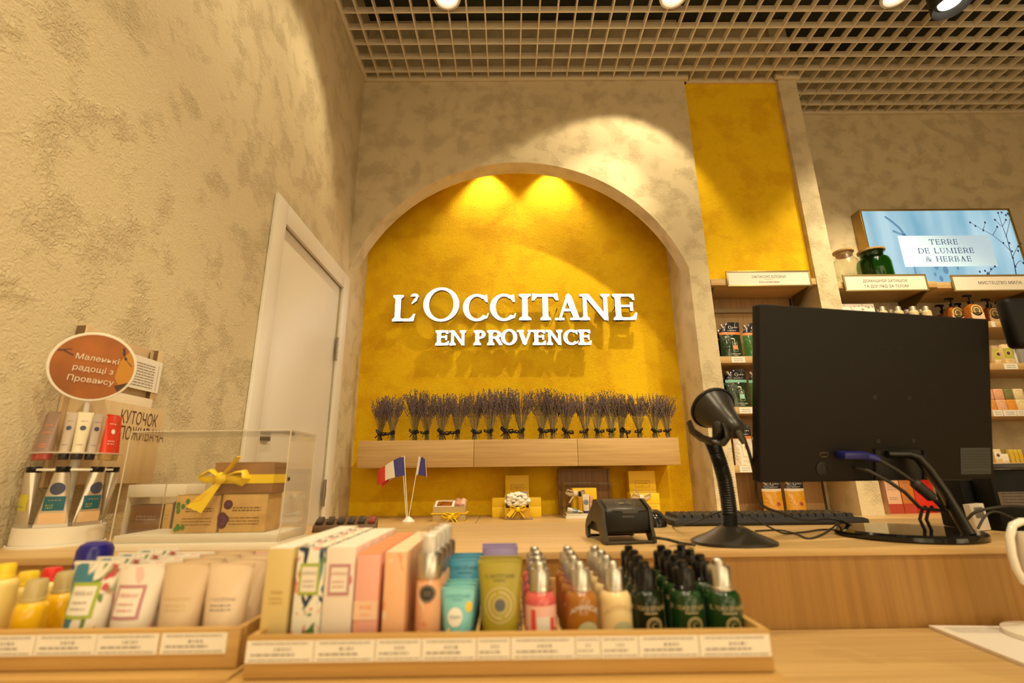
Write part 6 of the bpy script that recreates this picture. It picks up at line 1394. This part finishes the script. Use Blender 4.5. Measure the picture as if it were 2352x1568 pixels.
# soap pumps, white bottles, flat box on the upper shelf
AMB = mat('amber_pet', (.34, .10, .012), .1, coat=.5)
def pump(label, px, pyt, y, w, src=None):
    c = at(px, 720, Y=y); H = at(px, pyt, Y=y).z-RA; loc = (c.x, y, RA+.0004)
    if src is not None: return dup(src, loc, label)
    t2 = thing('soap_pump', label, 'soap bottle', loc, 0, 'amber soap pumps'); d = w*.6; h1 = H*.66
    m = MB(); m.rings([[(sx*w/2*q, sy*d/2*q, z) for sx, sy in ((-1, -1), (1, -1), (1, 1), (-1, 1))] for q, z in ((.96, 0), (1, .004), (1, h1*.84), (.55, h1*.97), (.40, h1))]); m.obj('bottle', AMB, t2, .003)
    m = MB(); m.lathe([(.014, h1), (.014, h1+.022), (.006, h1+.026), (.0055, H-.010)], 16); m.tube([(.012, 0, H-.008), (-.012, -.002, H-.008), (-.040, -.006, H-.010), (-.046, -.007, H-.018)], [.008, .009, .006, .004], 8); m.obj('pump_head', BLACKG, t2)
    f = lambda x, z: -d/2; m = MB(); dec_rect(m, -w*.46, h1*.14, w*.46, h1*.50, f, 2, n=1, m=1); dec_disc(m, 0, h1*.62, w*.42, 0, f, 0, n=26); dec_disc(m, 0, h1*.62, w*.34, w*.25, f, 1, EPS*2, 24); dec_disc(m, 0, h1*.62, w*.17, 0, f, 1, EPS*2, 18); m.obj('label', [mat('straw_label', (.72, .52, .22), .5), mat('olive_ink', (.16, .12, .05), .5), mat('peach_label', (.78, .55, .38), .5)], t2)
    return t2
P0 = pump('largest amber soap pump in front on the shelf above the monitor', 2236, 677, 2.79, .085)
pump('amber soap pump beside the largest one, toward the white bottles', 2192, 694, 2.84, .085, P0); pump('amber soap pump behind, in the gap before the largest one', 2208, 688, 2.94, .085, P0)
pump('amber soap pump nearest the white bottles', 2166, 703, 2.97, .085, P0); pump('amber soap pump between the largest one and the customer display', 2276, 697, 2.86, .085, P0); pump('amber soap pump behind the customer display', 2306, 694, 2.92, .085, P0)
for k, (px, pyt, y) in enumerate(((2026, 705, 2.80), (2016, 712, 2.86), (2062, 705, 2.80), (2044, 711, 2.86), (2096, 705, 2.80), (2081, 711, 2.86), (2126, 704, 2.80), (2112, 711, 2.86))):
    c = at(px, 712, Y=y); H = at(px, pyt, Y=y).z-RA; lab = 'milky bottle with silver cap above the monitor, %s from the pillar in the %s' % (ORDS[k//2], ['front line', 'rear line'][k % 2])
    if k == 0: wb = bottle(thing('bath_bottle', lab, 'bottle', (c.x, y, RA+.0004), 0, 'milky bottles above the monitor'), .026, H-.026, mat('milky_oil', (.62, .50, .30), .2), mat('cap_aluminium', (.75, .72, .66), .35, .7), caph=.026, capr=.017, nub=False)
    else: dup(wb, (c.x, y, RA+.0004-(.0 if k % 2 == 0 else 0)), lab)
a, b = at(1934, 705, Y=2.79), at(2008, 705, Y=2.79); w = b.x-a.x; h = at(1970, 698, Y=2.79).z-RA
t = thing('gift_box', 'white gift box with dark sketches on the shelf beside the pillar', 'gift box', ((a.x+b.x)/2, 2.79, RA+.0004)); m = MB(); m.box(-w/2, 0, 0, w/2, .1, h); m.obj('box', WHT, t, .001)
m = MB(); r = random.Random(3)
for k in range(14): dec_disc(m, r.uniform(-w*.45, w*.45), h*r.uniform(.70, .97), .005, .0036, flat, eps=EPS*(1+k*.05), n=10, k=1)
m.obj('print', INKD, t)
# boxed soaps, bare bars, small cartons
GRS = mat('soap_green', (.42, .44, .06), .45); IVO = mat('soap_ivory', (.74, .58, .34), .5); GRY = mat('soap_grey', (.30, .29, .30), .5)
def soapbox(label, px0, px1, py0, y, zb, bandm, grp=None, d=.035, badge=True, src=None, base=IVO, bz=(.28, .80)):
    a, b = at(px0, py0+20, Y=y), at(px1, py0+20, Y=y); w, h = b.x-a.x, at((px0+px1)/2, py0, Y=y).z-zb; loc = ((a.x+b.x)/2, y, zb+.0004)
    if src is not None: return dup(src, loc, label)
    t2 = thing('soap_box', label, 'soap', loc, 0, grp); m = MB(); m.box(-w/2, 0, 0, w/2, d, h); m.obj('carton', base, t2, .001)
    m = MB(); dec_rect(m, -w*.5, h*bz[0], w*.5, h*bz[1], flat, 0, n=1, m=1)
    if badge:
        dec_disc(m, 0, h*.54, w*.30, 0, flat, 1, EPS*2, 22); dec_disc(m, 0, h*.54, w*.20, 0, flat, 2, EPS*3, 18)
    dec_lines(m, -w*.15, w*.2, [h*.12], h*.04, flat, 3, EPS*2); m.obj('label', [bandm, mat('straw_label', (.72, .52, .22)), mat('plum_ink', (.08, .05, .05), .5), INK], t2); return t2
g = soapbox('green banded soap box beside the monitor edge', 2282, 2303, 793, 2.80, RB, GRS, 'green banded soap boxes')
soapbox('green banded soap box in front, next to the one at the monitor edge', 2306, 2327, 793, 2.775, RB, GRS, src=g)
soapbox('plain ivory soap box beyond the green banded ones', 2331, 2341, 797, 2.81, RB, WHT, badge=False, base=WHT); soapbox('grey soap box at the photo edge beyond the green banded ones', 2343, 2362, 797, 2.79, RB, GRY, badge=False, base=GRY)
BARC = {'peach': (.78, .40, .24), 'olive': (.20, .20, .07), 'cream': (.76, .62, .38), 'orange': (.72, .30, .04), 'blush': (.74, .44, .28)}
for row, (zz, cs) in enumerate(((RC, ('orange', 'blush', 'orange', 'cream')), (RC+.0, ('peach', 'peach', 'olive', 'cream')))):
    for i, c in enumerate(cs):
        y = 2.785; xx0 = at([2262, 2288, 2312, 2334][i], 920, Y=y).x; xx1 = at([2285, 2310, 2332, 2356][i], 920, Y=y).x; w = xx1-xx0; hb_ = (at(2310, 893, Y=y).z-RC)/2; z = RC+.0004+row*(hb_+.0006)
        lab = '%s soap bar in the %s row, %s' % (c, ['lower', 'upper'][row], ['half hidden at the monitor edge', 'first clear of the monitor', 'second from the monitor', 'third from the monitor, at the photo edge'][i])
        t2 = thing('soap_bar', lab, 'soap', ((xx0+xx1)/2, y, z), 0, 'stacked bare soap bars'); m = MB(); m.box(-w/2, 0, 0, w/2, .06, hb_); m.obj('bar', mat('soap_'+c, BARC[c], .55), t2, .003)
        m = MB(); dec_disc(m, 0, hb_*.5, hb_*.36, hb_*.32, flat, n=20, k=1); m.obj('stamp', mat('stamp_'+c, tuple(v*.8 for v in BARC[c]), .55), t2)
soapbox('ivory soap carton with dark badge on the lowest shelf', 2286, 2302, 1031, 2.79, RD, WHT, base=IVO)
soapbox('plain white soap carton on the lowest shelf', 2305, 2320, 1042, 2.80, RD, WHT, badge=False, base=WHT)
ys_ = soapbox('small yellow soap carton, first past the white one', 2323, 2331, 1032, 2.79, RD, mat('soap_yellow', (.66, .44, .03), .5), 'small yellow soap cartons', badge=False, base=mat('soap_yellow2', (.62, .46, .08), .5))
soapbox('small yellow soap carton, second past the white one', 2333, 2341, 1032, 2.79, RD, None, src=ys_); soapbox('small yellow soap carton at the photo edge', 2343, 2351, 1032, 2.79, RD, None, src=ys_)
# rose cartons on the back cabinet beside the pillar
RG = mat('rose_grey', (.42, .28, .23), .5); RP = mat('rose_pale', (.72, .45, .32), .5); RO = mat('rose_orange', (.62, .20, .03), .35); RE = mat('rose_red', (.72, .02, .01), .4); RDK = mat('rose_deep', (.42, .05, .03), .4)
for px0, px1, y, body, foot, lab in ((2007, 2044, 2.82, RG, IVO, 'greyish rose carton with ivory foot beside the pillar'), (2040, 2072, 2.78, RP, RDK, 'pale rose carton with deep red foot, next to the greyish one'), (2074, 2103, 2.80, RO, RDK, 'orange rose carton between the pale one and the red one'), (2104, 2150, 2.84, RE, RE, 'bright red carton behind the monitor foot')):
    a, b = at(px0, 1150, Y=y), at(px1, 1150, Y=y); w = b.x-a.x; h = at(px0, 1085, Y=y).z-BT
    t2 = thing('perfume_carton', lab, 'carton', ((a.x+b.x)/2, y, BT+.0004), 0, None); m = MB(); m.box(-w/2, 0, 0, w/2, .06, h); m.obj('carton', body, t2, .001)
    if foot is not body:
        m = MB(); dec_rect(m, -w/2, .002, w/2, h*.24, flat, 0, n=1, m=1); dec_lines(m, -w*.35, w*.2, [h*k for k in (.34, .38, .58, .64, .70, .76)], h*.02, flat, 1, seed=len(lab)); m.obj('print', [foot, INK], t2)
